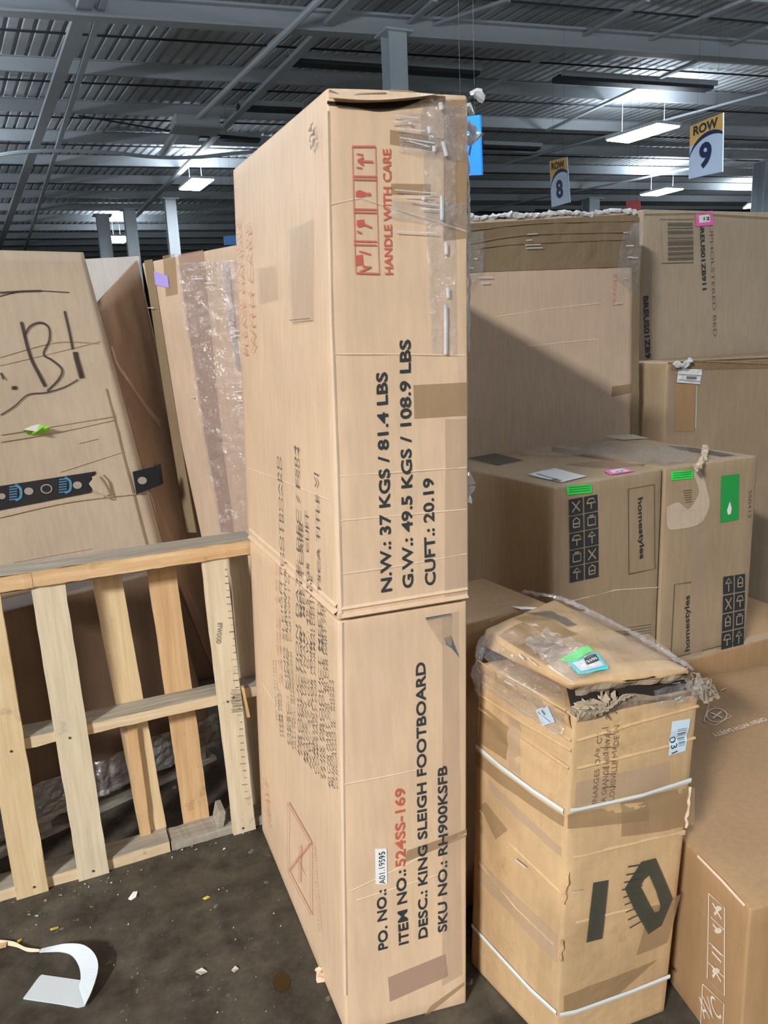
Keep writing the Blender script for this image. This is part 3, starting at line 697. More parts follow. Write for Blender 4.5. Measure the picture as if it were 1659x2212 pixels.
# ================================================================== PALLET ON ITS SIDE
pal = thing('wooden_pallet', 'wooden pallet standing on its side, leaning in front of cartons at left', 'pallet')
YF = 2.327
def board_part(name, x0, x1, y0, y1, z0, z1, mat, xb=None, seed=0, n=10, axis='z'):
    """a rough board; vertical boards may shift their foot sideways (xb)"""
    bm = bmesh.new(); rnd = random.Random(seed); L = []
    lo, hi = (z0, z1) if axis == 'z' else (x0, x1)
    for i in range(n + 1):
        t = i / n; s = lo + (hi - lo) * t; j = lambda a=.0013: rnd.uniform(-a, a)
        if axis == 'z':
            dx = 0 if xb is None else (xb - x0) * (1 - t)
            L.append([bm.verts.new(p) for p in ((x0 + dx + j(), y0, s), (x1 + dx + j(), y0 + j(.001), s), (x1 + dx + j(), y1, s), (x0 + dx + j(), y1, s))])
        else:
            L.append([bm.verts.new(p) for p in ((s, y0 + j(), z0 + j()), (s, y1, z0), (s, y1 + j(), z1 + j()), (s, y0 + j(), z1 + j()))])
    for a, b_ in zip(L, L[1:]):
        for k in range(4): bm.faces.new((a[k], a[(k + 1) % 4], b_[(k + 1) % 4], b_[k]))
    bm.faces.new(L[0][::-1]); bm.faces.new(L[-1]); bmesh.ops.recalc_face_normals(bm, faces=bm.faces)
    return obj(name, bm, mat, pal)
def stringer(z0, z1, x0, x1, mat_f, y0, y1, seed): return board_part('stringer', x0, x1, y0, y1, z0, z1, mat_f, seed=seed, n=26, axis='x')
stringer(.975, 1.015, -.66, -.085, M['rail_or'], YF - .012, YF + .085, 1); stringer(.975, 1.017, -.084, .565, M['rail_or'], YF - .012, YF + .085, 2)
board_part('top_board', -.66, .56, YF + .0, YF + .11, 1.0175, 1.021, M['wood_grey'], seed=3, n=20, axis='x')
board_part('edge_board', -.66, .56, YF + .022, YF + .085, .962, .974, M['wood_grey'], seed=4, n=20, axis='x')
stringer(.478, .512, -.66, .56, M['rail_pale'], YF + .017, YF + .100, 5)
board_part('stringer_face', -.66, .56, YF + .017, YF + .100, .5125, .516, M['wood_grey'], seed=6, n=20, axis='x')
stringer(0, .036, -.66, .20, M['rail_pale'], YF + .017, YF + .100, 7); stringer(0, .032, .205, .56, M['wood_grey'], YF + .017, YF + .100, 8)
board_part('stringer_face', -.66, .20, YF + .019, YF + .100, .0365, .040, M['wood_grey'], seed=9, n=20, axis='x')
# front slats (nailed on the near side)
for x0, x1, xb, mt, sd in ((-.262, -.172, -.262, 'wood', 11), (-.092, -.002, -.084, 'wood_pale', 12), (.392, .468, .408, 'wood_pale', 13), (-.45, -.36, -.45, 'wood', 14)):
    board_part('front_slat', x0, x1, YF, YF + .016, .001, .974, M[mt], xb, sd, 16)
# back slats
for x0, x1, xb, mt, sd in ((.072, .158, .118, 'wood', 21), (.238, .325, .262, 'wood_or', 22), (.50, .56, .50, 'wood_pale', 23), (-.45, -.36, -.45, 'wood', 24)):
    board_part('back_slat', x0, x1, YF + .101, YF + .117, .02, .996, M[mt], xb, sd, 16)
board_part('back_slat', .118, .15, YF + .084, YF + .1005, .04, .46, M['wood_or'], None, 25, 8)
# nails, stamps and splinters
for (x, z) in ((.43, .49), (.45, .50), (-.21, .49), (-.05, .49), (-.21, .03), (-.04, .025), (.44, .02)):
    bm = bmesh.new(); tube(bm, [(x, YF - .003, z), (x, YF + .002, z)], .0035, 6); obj('nail_head', bm, M['steel_dark'], pal)
PS = Panel((.392, YF - .0005, 0), (.484, YF - .0005, 0), (.468, YF - .0005, .974), (.392, YF - .0005, .974))
text(PS, 'ETWOOD', (470, 1345), (467, 1390), .014, M['grey_ink'], pal, 'stamp', bold=.03)
bm = bmesh.new(); random.seed(3)
for k in range(16):
    y = 1490 + k * 3.2; stroke(PS, [(497 + random.random() * 6, y), (520 + random.random() * 14, y - 3)], .0012 + random.random() * .002, .0026, bm, False)
obj('dark_scuff', bm, M['grey_ink'], pal)
bm = bmesh.new()
for k in range(34):
    y = 1230 + k * 15; x = 492 + (y - 1230) * .085; stroke(PS, [(x - random.random() * 9 - 1, y), (x + 3, y - 1)], .0015 + random.random() * .002, .0012, bm, False)
obj('edge_scuff', bm, M['grey_ink'], pal)
board_part('splinter', .478, .487, YF - .006, YF + .01, .42, .53, M['wood_or'], .49, 31, 4)
board_part('broken_board', .372, .392, YF + .018, YF + .10, .034, .085, M['wood_grey'], .36, 32, 4)

# ================================================================== LOAD BEHIND THE PALLET
n1_ = Vector((.327, -.945, .1)); p1_ = Vector((-.29, 2.56, .1))
def B1(x, y): return onp(x, y, p1_, n1_)
f_tr = B1(180, 545); f_tl = B1(-330, 532)
g_r, e_r = B1(489, 1672), B1(350, 1170); f_br = e_r + (g_r - e_r) * ((e_r.z - .85) / (e_r.z - g_r.z))
foot = e_r + (g_r - e_r) * ((e_r.z - .09) / (e_r.z - g_r.z)); hd = Vector((.945, .327, 0))
f_bl = f_br - hd * 1.35; g_l = foot - hd * 1.35
back = Vector((.30, .40, 0))
c1 = thing('open_carton', 'big slumping open carton with hand written B1 behind the pallet', 'carton')
nn = Vector((-.327, .945, -.1)).normalized() * .008
FB = Box([f_bl, f_br, f_br + nn, f_bl + nn], [f_tl, f_tr, f_tr + nn, f_tl + nn], dict(front=dents(.010, 2.2, 4.4, [(.60, .06, .03, .006), (.43, .07, .03, .006), (.34, .1, .03, .006)])))
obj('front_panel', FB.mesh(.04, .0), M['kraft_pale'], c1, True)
s_f0 = f_br + Vector((.004, .004, 0)); s_f1 = B1(208, 655) + Vector((.004, .006, 0)); s_b1 = ony(297, 562, 3.1); s_b0 = ony(530, 1610, 3.1)
SN = (s_b0 - s_f0).cross(s_f1 - s_f0).normalized() * -.008
SB = Box([s_f0, s_b0, s_b0 + SN, s_f0 + SN], [s_f1, s_b1, s_b1 + SN, s_f1 + SN], dict(front=dents(.02, 3, 2.0, [(.72, -.5, .06, -.02)])))
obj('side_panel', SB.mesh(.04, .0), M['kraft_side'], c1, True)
a, b_, c_, d_ = ony(120, 900, 3.16), ony(300, 900, 3.16), ony(301, 553, 3.16), ony(120, 563, 3.16); nb = Vector((0, .01, 0))
BB = Box([a, b_, b_ + nb, a + nb], [d_, c_, c_ + nb, d_ + nb]); o = obj('inner_panel', BB.mesh(.2, 0), M['white_board'], c1); o['label'] = 'pale white inner panel'
bm = bmesh.new()
for lo_, hi_ in (): pass
P = FB.front
# creases and scribbles
for pts, wd, h in (([(0, 640), (60, 628), (150, 632)], .004, .0), ([(0, 772), (120, 740), (212, 742)], .006, .002), ([(0, 790), (215, 738)], .004, .002), ([(0, 955), (120, 935), (245, 908)], .006, .003), ([(0, 940), (245, 900)], .004, .002),
                   ([(0, 1118), (150, 1085), (345, 1062)], .008, .004), ([(130, 1020), (270, 975)], .004, .002), ([(170, 958), (210, 948)], .003, .002), ([(30, 1215), (200, 1185)], .003, .001)):
    obj('crease', stroke(P, pts, wd, .0006, None, True, h), M['kraft'] if h else M['marker'], c1)
bm = stroke(P, catmull([(230, 840), (246, 900), (266, 980), (292, 1080), (318, 1180)], 4), .007, .002, None, False, .0); obj('bent_edge', bm, M['kraft_side'], c1)
bm = bmesh.new()
stroke(P, [(46, 695), (62, 760), (78, 800), (98, 835)], .012, .003, bm); stroke(P, [(52, 728), (65, 705), (88, 697), (105, 708), (106, 735), (94, 765), (112, 778), (132, 798), (126, 820), (102, 845)], .0075, .003, bm)
stroke(P, [(139, 672), (150, 720), (157, 755)], .010, .003, bm); stroke(P, [(162, 760), (168, 790), (177, 817)], .020, .0032, bm); stroke(P, [(24, 838), (36, 838)], .012, .003, bm)
stroke(P, [(0, 897), (30, 878), (60, 853), (100, 848), (140, 836), (168, 820)], .005, .003, bm); stroke(P, [(0, 632), (50, 629), (90, 628)], .006, .003, bm); stroke(P, [(0, 806), (6, 820)], .008, .003, bm)
obj('marker_writing', bm, M['marker'], c1)
# black printed strip with discs and comb shapes
st = obj('black_strip', patch(P, [(-300, 1160), (196, 1064), (207, 1018), (-300, 1096)], .003, .03), M['black_strip'], c1)
obj('black_strip', patch(P, [(291, 1068), (340, 1049), (338, 1006), (283, 1019)], .013, .03), M['black_strip'], c1)
obj('black_strip', poly(SB.front, [(340, 1050), (353, 1044), (345, 1002), (336, 1004)], .02), M['black_strip'], c1)
def px_disc(cx, cy, r): return [(cx + r * math.cos(a_ * math.pi / 8), cy + r * .8 * math.sin(a_ * math.pi / 8)) for a_ in range(16)]
for cx, cy, r, mt, of in ((61, 1061, 10, 'silver_print', .006), (166, 1048, 10, 'silver_print', .006), (303, 1038, 10, 'silver_print', .016), (99, 1056, 13, 'silver_print', .006), (99, 1056, 10, 'black_strip', .0065), (3, 1072, 8, 'silver_print', .006)):
    obj('printed_disc', poly(P, px_disc(cx, cy, r), of), M[mt], c1)
bm = bmesh.new()
for cx, cy in ((30, 1066), (137, 1050)):
    for k in range(6): stroke(P, [(cx - 11, cy - 14 + k * 5.5), (cx + 6, cy - 16 + k * 5.5)], .004, .006, bm, False)
    stroke(P, [(cx + 2, cy - 19), (cx + 13, cy - 10), (cx + 13, cy + 8), (cx + 2, cy + 15)], .008, .0062, bm)
obj('comb_print', bm, M['blue_print'], c1)
bm = bmesh.new(); poly(P, [(196, 1030), (215, 1022), (232, 1040), (238, 1066), (228, 1070), (205, 1062)], .010, bm); poly(P, [(190, 1045), (200, 1032), (212, 1062), (202, 1062)], .008, bm); obj('torn_patch', bm, M['kraft_pale'], c1)
bm = bmesh.new(); stroke(P, [(214, 1030), (228, 1050), (236, 1075), (222, 1072)], .006, .012, bm); obj('torn_lip', bm, M['kraft_side'], c1)
bm = bmesh.new()
uvA = [P.px(*q) for q in ((42, 929), (60, 940), (90, 940), (103, 922), (78, 918))]; vs = [bm.verts.new(P.at(*q, .004 + .02 * (i in (0, 3)))) for i, q in enumerate(uvA)]; bm.faces.new(vs)
g = obj('sticker', bm, M['lime'], c1); g['label'] = 'peeling green sticker'
bm = bmesh.new(); uvA = [P.px(*q) for q in ((42, 929), (64, 920), (78, 917), (72, 933))]; vs = [bm.verts.new(P.at(*q, .028)) for q in uvA]; bm.faces.new(vs); obj('sticker_back', bm, M['label'], g)
# pale tape on the slumped side
bm = stroke(SB.front, [(218, 748), (270, 820), (320, 885), (345, 915)], .03, .012, None, True, .002); obj('tape_strip', bm, M['tape_pale'], c1)
# film round the foot of the load
def skirt(z0, z1, off):
    bm = bmesh.new(); prev = None
    for i in range(90):
        t = i / 89; p = g_l.lerp(foot, t) + Vector((.327, -.945, 0)) * off; w_ = .012 * noise.noise(Vector((t * 60, 3, 0)))
        row = [bm.verts.new(p + Vector((.327, -.945, 0)) * (w_ + .012 * noise.noise(Vector((t * 40, k * 1.7, 1)))) + Vector((0, 0, lerp(z0, z1 + .03 * noise.noise(Vector((t * 7, 0, 2))), k / 8) - p.z))) for k in range(9)]
        if prev:
            for k in range(8): bm.faces.new((prev[k], row[k], row[k + 1], prev[k + 1]))
        prev = row
    return bm
c1b = thing('dark_carton', 'dark brown film wrapped carton under the open carton, seen between pallet slats', 'carton')
bk = Vector((-.327, .945, 0)); h0, h1 = g_l + bk * .01, foot + bk * .01; up_ = Vector((0, 0, .72))
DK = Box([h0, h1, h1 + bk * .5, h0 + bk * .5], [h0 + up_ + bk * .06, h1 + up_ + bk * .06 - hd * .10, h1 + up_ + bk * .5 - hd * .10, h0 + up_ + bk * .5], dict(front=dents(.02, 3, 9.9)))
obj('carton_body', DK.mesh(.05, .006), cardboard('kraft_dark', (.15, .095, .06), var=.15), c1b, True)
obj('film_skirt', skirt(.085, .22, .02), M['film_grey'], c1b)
# pallet under the load
lp = thing('load_pallet', 'low dark pallet on the floor under the open carton', 'pallet')
dX = (foot - g_l); dX.z = 0; dX.normalize(); dB = Vector((-dX.y, dX.x, 0))
def slab(name, s0, s1, d0, d1, z0, z1, mat, par):
    o = Vector((g_l.x, g_l.y, 0)); q = [o + dX * s + dB * d for s, d in ((s0, d0), (s1, d0), (s1, d1), (s0, d1))]
    bx = Box([v + Vector((0, 0, z0)) for v in q], [v + Vector((0, 0, z1)) for v in q]); return obj(name, bx.mesh(5, 0), mat, par)
LL = (foot - g_l).length
for k in range(3): slab('deck_board', .02, LL, .02 + k * .20, .14 + k * .20, .066, .082, M['wood_grey'], lp)
for k in range(3): slab('stringer', .05 + k * (LL - .14) / 2, .10 + k * (LL - .14) / 2, .03, .55, .018, .0655, M['wood_grey'], lp)
for k in range(2): slab('bottom_board', .02, LL, .02 + k * .42, .12 + k * .42, .0, .0175, M['wood_grey'], lp)

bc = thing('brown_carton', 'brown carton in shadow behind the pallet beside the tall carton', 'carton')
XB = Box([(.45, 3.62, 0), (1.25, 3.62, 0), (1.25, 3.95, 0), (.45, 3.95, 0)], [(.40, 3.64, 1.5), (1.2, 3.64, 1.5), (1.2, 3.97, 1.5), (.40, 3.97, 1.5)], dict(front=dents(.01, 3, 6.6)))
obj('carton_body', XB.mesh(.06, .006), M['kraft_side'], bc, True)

# wrapped carton right of it
c2 = thing('wrapped_carton', 'tall film wrapped carton with a purple sticker left of the tall carton', 'carton')
w_tl, w_tr = ony(306, 568, 3.0), ony(545, 522, 2.62); w_bl = Vector((.56, 3.02, .0)); w_br = Vector((.95, 2.66, 0))
w_bl = onz(545, 1700, 0); w_bl = Vector((w_tl.x + .22, 2.98, 0)); q = ony(432, 1150, 2.95); dz = (w_tl - q); w_bl = w_tl + (q - w_tl) * (w_tl.z / (w_tl.z - q.z)); 
q = ony(612, 1150, 2.60); w_br = w_tr + (q - w_tr) * (w_tr.z / (w_tr.z - q.z))
dd = Vector((.35, .45, 0))
WB = Box([w_bl, w_br, w_br + dd, w_bl + dd], [w_tl, w_tr, w_tr + dd, w_tl + dd], dict(front=dents(.010, 3, 7.7)))
obj('carton_body', WB.mesh(.045, .006), M['kraft_back'], c2, True)
P = WB.front
obj('brown_tape', patch(P, [(405, 1150), (425, 1150), (330, 560), (312, 563)], .002), M['tape_dark'], c2)
obj('brown_tape', patch(P, [(478, 1150), (505, 1150), (440, 540), (385, 550)], .0022), M['tape_pink'], c2)
obj('brown_tape', patch(P, [(360, 640), (385, 635), (378, 548), (352, 553)], .0022), M['tape'], c2)
o = obj('purple_sticker', patch(P, [(338, 615), (368, 622), (364, 596), (334, 586)], .004), M['purple'], c2)
obj('stretch_film', patch(P, [(475, 1150), (560, 1150), (530, 560), (385, 570)], .006, .014, .008, 22, 3), M['film_haze'], c2)
bm = bmesh.new(); random.seed(12)
for k in range(70):
    y = 600 + k * 8 + random.random() * 6; x = 470 + (y - 600) * .10; L_ = random.random() * 45 + 8
    stroke(P, [(x + random.random() * 30, y), (x + 30 + L_ * .6, y - 2 - random.random() * 3)], .0012, .016, bm, False)
obj('film_wrinkle', bm, M['film_haze'], c2)['kind'] = 'stuff'
bm = bmesh.new()
for x, y, L_ in ((420, 603, 28), (450, 612, 20), (505, 565, 8), (510, 715, 14), (512, 725, 12), (418, 856, 14), (516, 845, 14), (520, 865, 14), (523, 880, 12), (325, 665, 16)):
    stroke(P, [(x, y), (x + L_, y - 1)], .0028, .018, bm, False)
obj('film_glint', bm, M['film_white'], c2)['kind'] = 'stuff'  # film highlights painted as white strokes
obj('corner_tape', patch(P, [(512, 800), (522, 800), (497, 565), (483, 568)], .010, .02, .004), M['film_grey'], c2)

# ================================================================== RIGHT SIDE: BACK ROW
YC = 2.80
c3 = thing('taped_carton', 'wide upright carton with a broad brown tape band behind the stacked pair', 'carton')
a, b_ = ony(965, 483, YC), ony(1376, 457, YC); zt = (a.z + b_.z) / 2
lx = a.x - .10; cx1 = b_.x + .01
CB = Box([(lx, YC, 0), (cx1, YC, 0), (cx1, YC + .35, 0), (lx, YC + .35, 0)], [(lx, YC, a.z), (b_.x, YC, b_.z), (b_.x, YC + .35, b_.z), (lx, YC + .35, a.z)], dict(front=dents(.006, 2, 3.3, [(.74, .05, .012, .003), (.66, .03, .012, .003)])))
obj('carton_body', CB.mesh(.04, .005), M['kraft_back'], c3, True)
P = CB.front
obj('tape_band', patch(P, [(965, 590), (1372, 576), (1378, 462), (965, 486)], .002, .02, .003, 12, 2), M['tape_dark'], c3)
for pts, wd in (([(1012, 528), (1100, 512), (1200, 505), (1370, 502)], .008), ([(1012, 500), (1150, 484), (1372, 478)], .006), ([(1014, 540), (1120, 528), (1350, 518)], .004), ([(1015, 497), (1060, 494)], .008)):
    obj('tape_fold', stroke(P, pts, wd, .004, None, True, .004), M['tape_dark'], c3)
obj('tape_strip', patch(P, [(1362, 945), (1378, 945), (1380, 470), (1364, 470)], .004, .02, .003, 12, 4), M['tape_dark'], c3)
obj('tape_patch', patch(P, [(1320, 858), (1366, 848), (1368, 828), (1322, 835)], .0015), M['tape'], c3)
crumple('film_edge', [ony(1010, 468, YC)] + [ony(1010 + k * 24, 470 - k * .9 + 3 * math.sin(k * 1.3), YC) for k in range(1, 16)], .010, M['film_white'], c3, 2)
obj('stretch_film', patch(P, [(1325, 600), (1372, 640), (1385, 480), (1345, 490)], .008, .012, .010, 26, 5), M['film'], c3)
obj('stretch_film', patch(P, [(1008, 640), (1040, 590), (1045, 500), (1008, 500)], .008, .012, .010, 26, 6), M['film'], c3)
bm = bmesh.new()
for x, y, L_ in ((1135, 507, 22), (1132, 520, 14), (1130, 530, 34), (1132, 537, 36), (1342, 504, 10), (1348, 532, 16), (1350, 557, 12), (1360, 558, 16), (1342, 602, 8), (1325, 655, 14), (1008, 580, 12), (1020, 560, 8), (1030, 600, 30), (1036, 612, 18)):
    stroke(P, [(x, y), (x + L_, y - 1)], .0045, .014, bm, False)
obj('film_glint', bm, M['film_white'], c3)['kind'] = 'stuff'  # white strokes stand in for highlights on film and tape
text(P, 'FRAGILE', (1330, 660), (1332, 590), .02, M['red_faint'], c3, 'faint_print', bold=0)
for pts in ([(1070, 685), (1180, 668), (1300, 655)], [(1140, 748), (1290, 733)]): crease(P, pts, c3, .005, .0015)

c4 = thing('barcode_carton', 'large upright carton with a big barcode at the right edge', 'carton')
YD = 3.05
a = ony(1390, 452, YD); b_ = ony(1800, 462, YD); dxl = a.x
DB = Box([(dxl, YD, 0), (b_.x, YD, 0), (b_.x, YD + .4, 0), (dxl, YD + .4, 0)], [(dxl, YD, a.z), (b_.x, YD, b_.z), (b_.x, YD + .4, b_.z), (dxl, YD + .4, a.z)], dict(front=soft(.006, 2, 8.8)))
obj('carton_body', DB.mesh(.05, .005), M['kraft_grey'], c4, True)
P = DB.front
obj('barcode_backing', patch(P, [(1432, 568), (1497, 567), (1496, 478), (1428, 480)], .002), M['kraft_grey'], c4)
barcode(P, [(1440, 481), (1495, 481), (1497, 563), (1441, 565)], 24, M['grey_ink'], c4)
bm = bmesh.new(); stroke(P, [(1424, 474), (1498, 474)], .003, .003, bm, False); stroke(P, [(1428, 569), (1498, 567)], .004, .003, bm, False); obj('barcode_border', bm, M['grey_ink'], c4)
text(P, 'BREUS01ZB911', (1511, 480), (1517, 627), .026, K, c4, bold=.03, off=.003)
text(P, 'UPHOLSTERED BED', (1532, 486), (1540, 728), .022, M['grey_ink'], c4, bold=0, off=.003)
text(P, 'BREUS01ZB911', (1389, 640), (1395, 795), .030, K, c4, bold=.03, off=.003)
st = obj('pink_sticker', patch(P, [(1503, 490), (1541, 486), (1538, 455), (1501, 460)], .004), M['pink'], c4)
obj('sticker_face', patch(P, [(1509, 482), (1533, 479), (1531, 463), (1508, 466)], .005), M['label'], st)
text(P, '12', (1518, 476), (1531, 475), .014, K, st, bold=.03, off=.0065)
obj('tape_strip', patch(P, [(1384, 800), (1408, 800), (1408, 545), (1386, 545)], .0015), M['tape_pale'], c4)
crease(P, [(1392, 462), (1500, 460), (1659, 470)], c4, .02, .006, 'kraft_grey', 'top_fold')

c5 = thing('label_carton', 'medium carton with a small white label and pale patch at right', 'carton')
YM = 2.72
a = ony(1441, 783, YM); b_ = ony(1780, 765, YM)
MB_ = Box([(a.x, YM, 0), (b_.x, YM, 0), (b_.x, YM + .28, 0), (a.x, YM + .28, 0)], [(a.x, YM, a.z), (b_.x, YM, a.z), (b_.x, YM + .28, a.z), (a.x, YM + .28, a.z)], dict(front=soft(.006, 3, 9.8), top=soft(.012, 5, 3)))
obj('carton_body', MB_.mesh(.04, .008), M['kraft_home'], c5, True)
P = MB_.front
obj('tape_band', patch(P, [(1446, 800), (1659, 795), (1659, 778), (1446, 782)], .003, .02, .004), M['tape'], c5)
obj('pale_patch', patch(P, [(1440, 940), (1500, 940), (1512, 830), (1446, 800)], .001), M['tape_pale'], c5)
obj('cut_window', patch(P, [(1457, 932), (1500, 932), (1502, 828), (1458, 830)], .0025), M['kraft_low'], c5)
bm = stroke(P, [(1504, 832), (1502, 925)], .008, .004, None, False); obj('white_edge', bm, M['label_dim'], c5)
lb = obj('paper_label', patch(P, [(1460, 826), (1510, 830), (1514, 798), (1462, 796)], .006, .01, .003), M['label'], c5)
bm = bmesh.new(); stroke(P, [(1461, 808), (1510, 811)], .003, .013, bm, False); stroke(P, [(1461, 820), (1508, 824)], .003, .013, bm, False); stroke(P, [(1478, 815), (1500, 816)], .012, .013, bm, False); obj('label_print', bm, M['grey_ink'], lb)
crumple('tape_bunch', [ony(1460, 785, YM - .02), ony(1475, 790, YM - .03), ony(1492, 778, YM - .02)], .012, M['film_white'], c5, 8)
for pts in ([(1442, 775), (1500, 768), (1659, 772)], [(1500, 780), (1659, 786)]): crease(P, pts, c5, .014, .008, 'kraft_home', 'top_fold')

# ================================================================== LOW FLAT CARTONS
low = thing('low_carton', 'low flat brown carton printed with white symbols, lower right corner', 'carton')
ZL = .43
k0, k1, k2 = onz(1500, 1840, ZL), onz(1620, 1965, ZL), onz(1800, 1880, ZL)
sh = Vector((.0, 0, 0)); ed = (k0 - k1).normalized(); far = k1 + ed * .98
ex = Vector((.985, -.17, 0)).normalized(); k2 = k1 + ex * .9
lt = [k1 + sh, k2 + sh, k2 + ed * .98 + sh, far + sh]; lt = [Vector((p.x, p.y, ZL)) for p in lt]
LB = Box([Vector((p.x, p.y, 0)) for p in lt], lt, dict(top=soft(.004, 2, 1), left=soft(.003, 3, 2), front=soft(.003, 3, 4)))
obj('carton_body', LB.mesh(.05, .006), M['kraft_low'], low, True)
P = LB.left
bm = bmesh.new(); wi = M['white_ink']
def fr(q, wd=.0035): stroke(P, q + [q[0]], wd, .0026, bm, False)
fr([(1533, 1930), (1567, 1960), (1567, 2150), (1530, 2113)]); stroke(P, [(1536, 1980), (1568, 2010)], .003, .0026, bm, False); stroke(P, [(1534, 2035), (1568, 2068)], .003, .0026, bm, False); stroke(P, [(1532, 2078), (1568, 2112)], .003, .0026, bm, False)
for pts in ([(1541, 1950), (1560, 1985)], [(1556, 1962), (1545, 1975)], [(1541, 1996), (1556, 2012)], [(1540, 2042), (1560, 2062)], [(1540, 2055), (1560, 2078)], [(1540, 2085), (1560, 2120)], [(1552, 2092), (1542, 2110)]): stroke(P, pts, .006, .0026, bm, False)
poly(P, px_disc(1553, 1962, 7), .0016, bm); poly(P, px_disc(1552, 2010, 8), .0016, bm); poly(P, px_disc(1548, 2097, 8), .0016, bm)
obj('handling_symbols', bm, wi, low)
bm = bmesh.new(); fr([(1520, 2125), (1566, 2168), (1562, 2270), (1515, 2220)]); obj('symbol_frame', bm, wi, low); text(P, 'AVC', (1523, 2200), (1562, 2200), .045, wi, low, bold=.0)
for pts in ([(1502, 1958), (1560, 2010), (1606, 2045)],): crease(P, pts, low, .004, .001, 'kraft_low')
P = LB.top
text(P, 'OPEN WITH SAFETY', (1649, 1552), (1535, 1587), .018, wi, low, bold=.02)
bm = bmesh.new()
circ = [(1548 + 22 * math.cos(a_ * math.pi / 8), 1546 + 15 * math.sin(a_ * math.pi / 8)) for a_ in range(17)]; stroke(P, circ, .004, .0026, bm, False)
stroke(P, [(1520, 1560), (1532, 1520), (1580, 1548), (1545, 1568), (1520, 1560)], .003, .0026, bm, False); stroke(P, [(1535, 1540), (1560, 1552)], .007, .0026, bm, False); stroke(P, [(1558, 1538), (1540, 1553)], .006, .0026, bm, False)
obj('round_symbol', bm, wi, low)
crease(LB.left, [(1508, 1850), (1560, 1903), (1610, 1958)], low, .010, .003, 'edge', 'worn_edge')

# second low carton carrying the stacked pair
sup = thing('base_carton', 'low carton under the stacked pair, only its pale front lip showing', 'carton')
YS = 1.94
SBx = Box([(1.42, YS, 0), (2.75, YS, 0), (2.75, YS + .70, 0), (1.42, YS + .70, 0)], [(1.42, YS, ZL), (2.75, YS, ZL), (2.75, YS + .70, ZL), (1.42, YS + .70, ZL)])
obj('carton_body', SBx.mesh(.1, .006), M['kraft_low'], sup, True)
obj('front_lip', stroke(SBx.top, [(0, .035), (.9, .035)], .045, .0, None, False, .014, is_uv=True), M['kraft_home'], sup)

# ================================================================== THE STACKED PAIR
YH = 1.985; ZH0 = ZL + .016; ZT = 1.15
A0 = Vector((1.412, 1.985, 0)); 
pA = onz(1198, 1054, ZT); pM = onz(1434, 1012, ZT); pR = onz(1640, 985, ZT); pBk = onz(1008, 996, ZT)
def hcarton(name, label, f0, f1, depth, seed, botpx=None):
    t = thing(name, label, 'carton', None)
    d = (f1 - f0); d.z = 0; d.normalize(); n = Vector((-d.y, d.x, 0)) * depth
    bb = [Vector((p.x, p.y, ZH0)) for p in (f0, f1)]; bb += [bb[1] + n, bb[0] + n]
    tp = [Vector((p.x, p.y, ZT)) for p in (f0, f1)]; tp += [tp[1] + n, tp[0] + n]
    bx = Box(bb, tp, dict(front=soft(.005, 3, seed), top=soft(.004, 4, seed), left=soft(.005, 3, seed)))
    obj('carton_body', bx.mesh(.04, .006), M['kraft_home'], t, True); return t, bx
hA, HA = hcarton('homeware_carton', 'left carton of the stacked pair, black symbol grid under a green sticker', pA, pM - Vector((.006, 0, 0)), .66, 1.1)
hB, HB = hcarton('homeware_carton', 'right carton of the stacked pair, with a solid green printed square', pM + Vector((.006, 0, 0)), Vector((pR.x, pM.y - .01, 0)), .66, 2.1)
def icon_grid(P, quad, cols, rows, parent, seed):
    """black tiles with cut-out pale shapes"""
    rnd = random.Random(seed); uv = [Vector(P.px(*p)) for p in quad]
    def g(a, b_): return uv[0] * (1 - a) * (1 - b_) + uv[1] * a * (1 - b_) + uv[2] * a * b_ + uv[3] * (1 - a) * b_
    for i in range(cols):
        for j in range(rows):
            bmt = bmesh.new(); m_ = .05
            c = [g((i + m_) / cols, (j + m_ * .7) / rows), g((i + 1 - m_) / cols, (j + m_ * .7) / rows), g((i + 1 - m_) / cols, (j + 1 - m_ * .7) / rows), g((i + m_) / cols, (j + 1 - m_ * .7) / rows)]
            poly(P, c, .0030, bmt, True); tl = obj('symbol_tile', bmt, M['black_ink'], parent)
            bmt = bmesh.new(); kind = (i * 3 + j + seed) % 5
            q = lambda a, b_: tuple(g((i + a) / cols, (j + b_) / rows))
            if kind == 0: L_ = [[(.25, .2), (.75, .8)], [(.75, .2), (.25, .8)]]
            elif kind == 1: L_ = [[(.5, .15), (.5, .55)], [(.25, .6), (.5, .85), (.75, .6), (.25, .6)]]
            elif kind == 2: L_ = [[(.25, .25), (.75, .25), (.75, .7), (.25, .7), (.25, .25)], [(.35, .8), (.65, .8)]]
            elif kind == 3: L_ = [[(.2, .55), (.35, .8), (.65, .8), (.8, .55), (.2, .55)], [(.5, .55), (.5, .2)]]
            else: L_ = [[(.3, .3), (.3, .7), (.5, .85), (.7, .7), (.7, .3), (.3, .3)], [(.3, .5), (.7, .5)]]
            for l in L_: stroke(P, [q(*z_) for z_ in l], .005, .0045, bmt, False, is_uv=True)
            obj('symbol_drawing', bmt, M['kraft_home'], tl)
P = HA.front
icon_grid(P, [(1228, 1260), (1292, 1246), (1290, 1066), (1225, 1078)], 2, 5, hA, 1)
bm = bmesh.new(); q = [(1358, 1240), (1414, 1228), (1412, 1046), (1356, 1056)]; stroke(P, q + [q[0]], .005, .0026, bm, False); obj('name_frame', bm, M['brown_ink'], hA)
text(P, 'homestyles', (1377, 1076), (1381, 1208), .022, K, hA, bold=.02)
bm = bmesh.new()
for k in range(9): stroke(P, [(1345 + k * 1.5, 1358 + k * 6), (1405, 1348 + k * 6)], .002, .0026, bm, False)
obj('fine_print', bm, M['fine_ink'], hA)
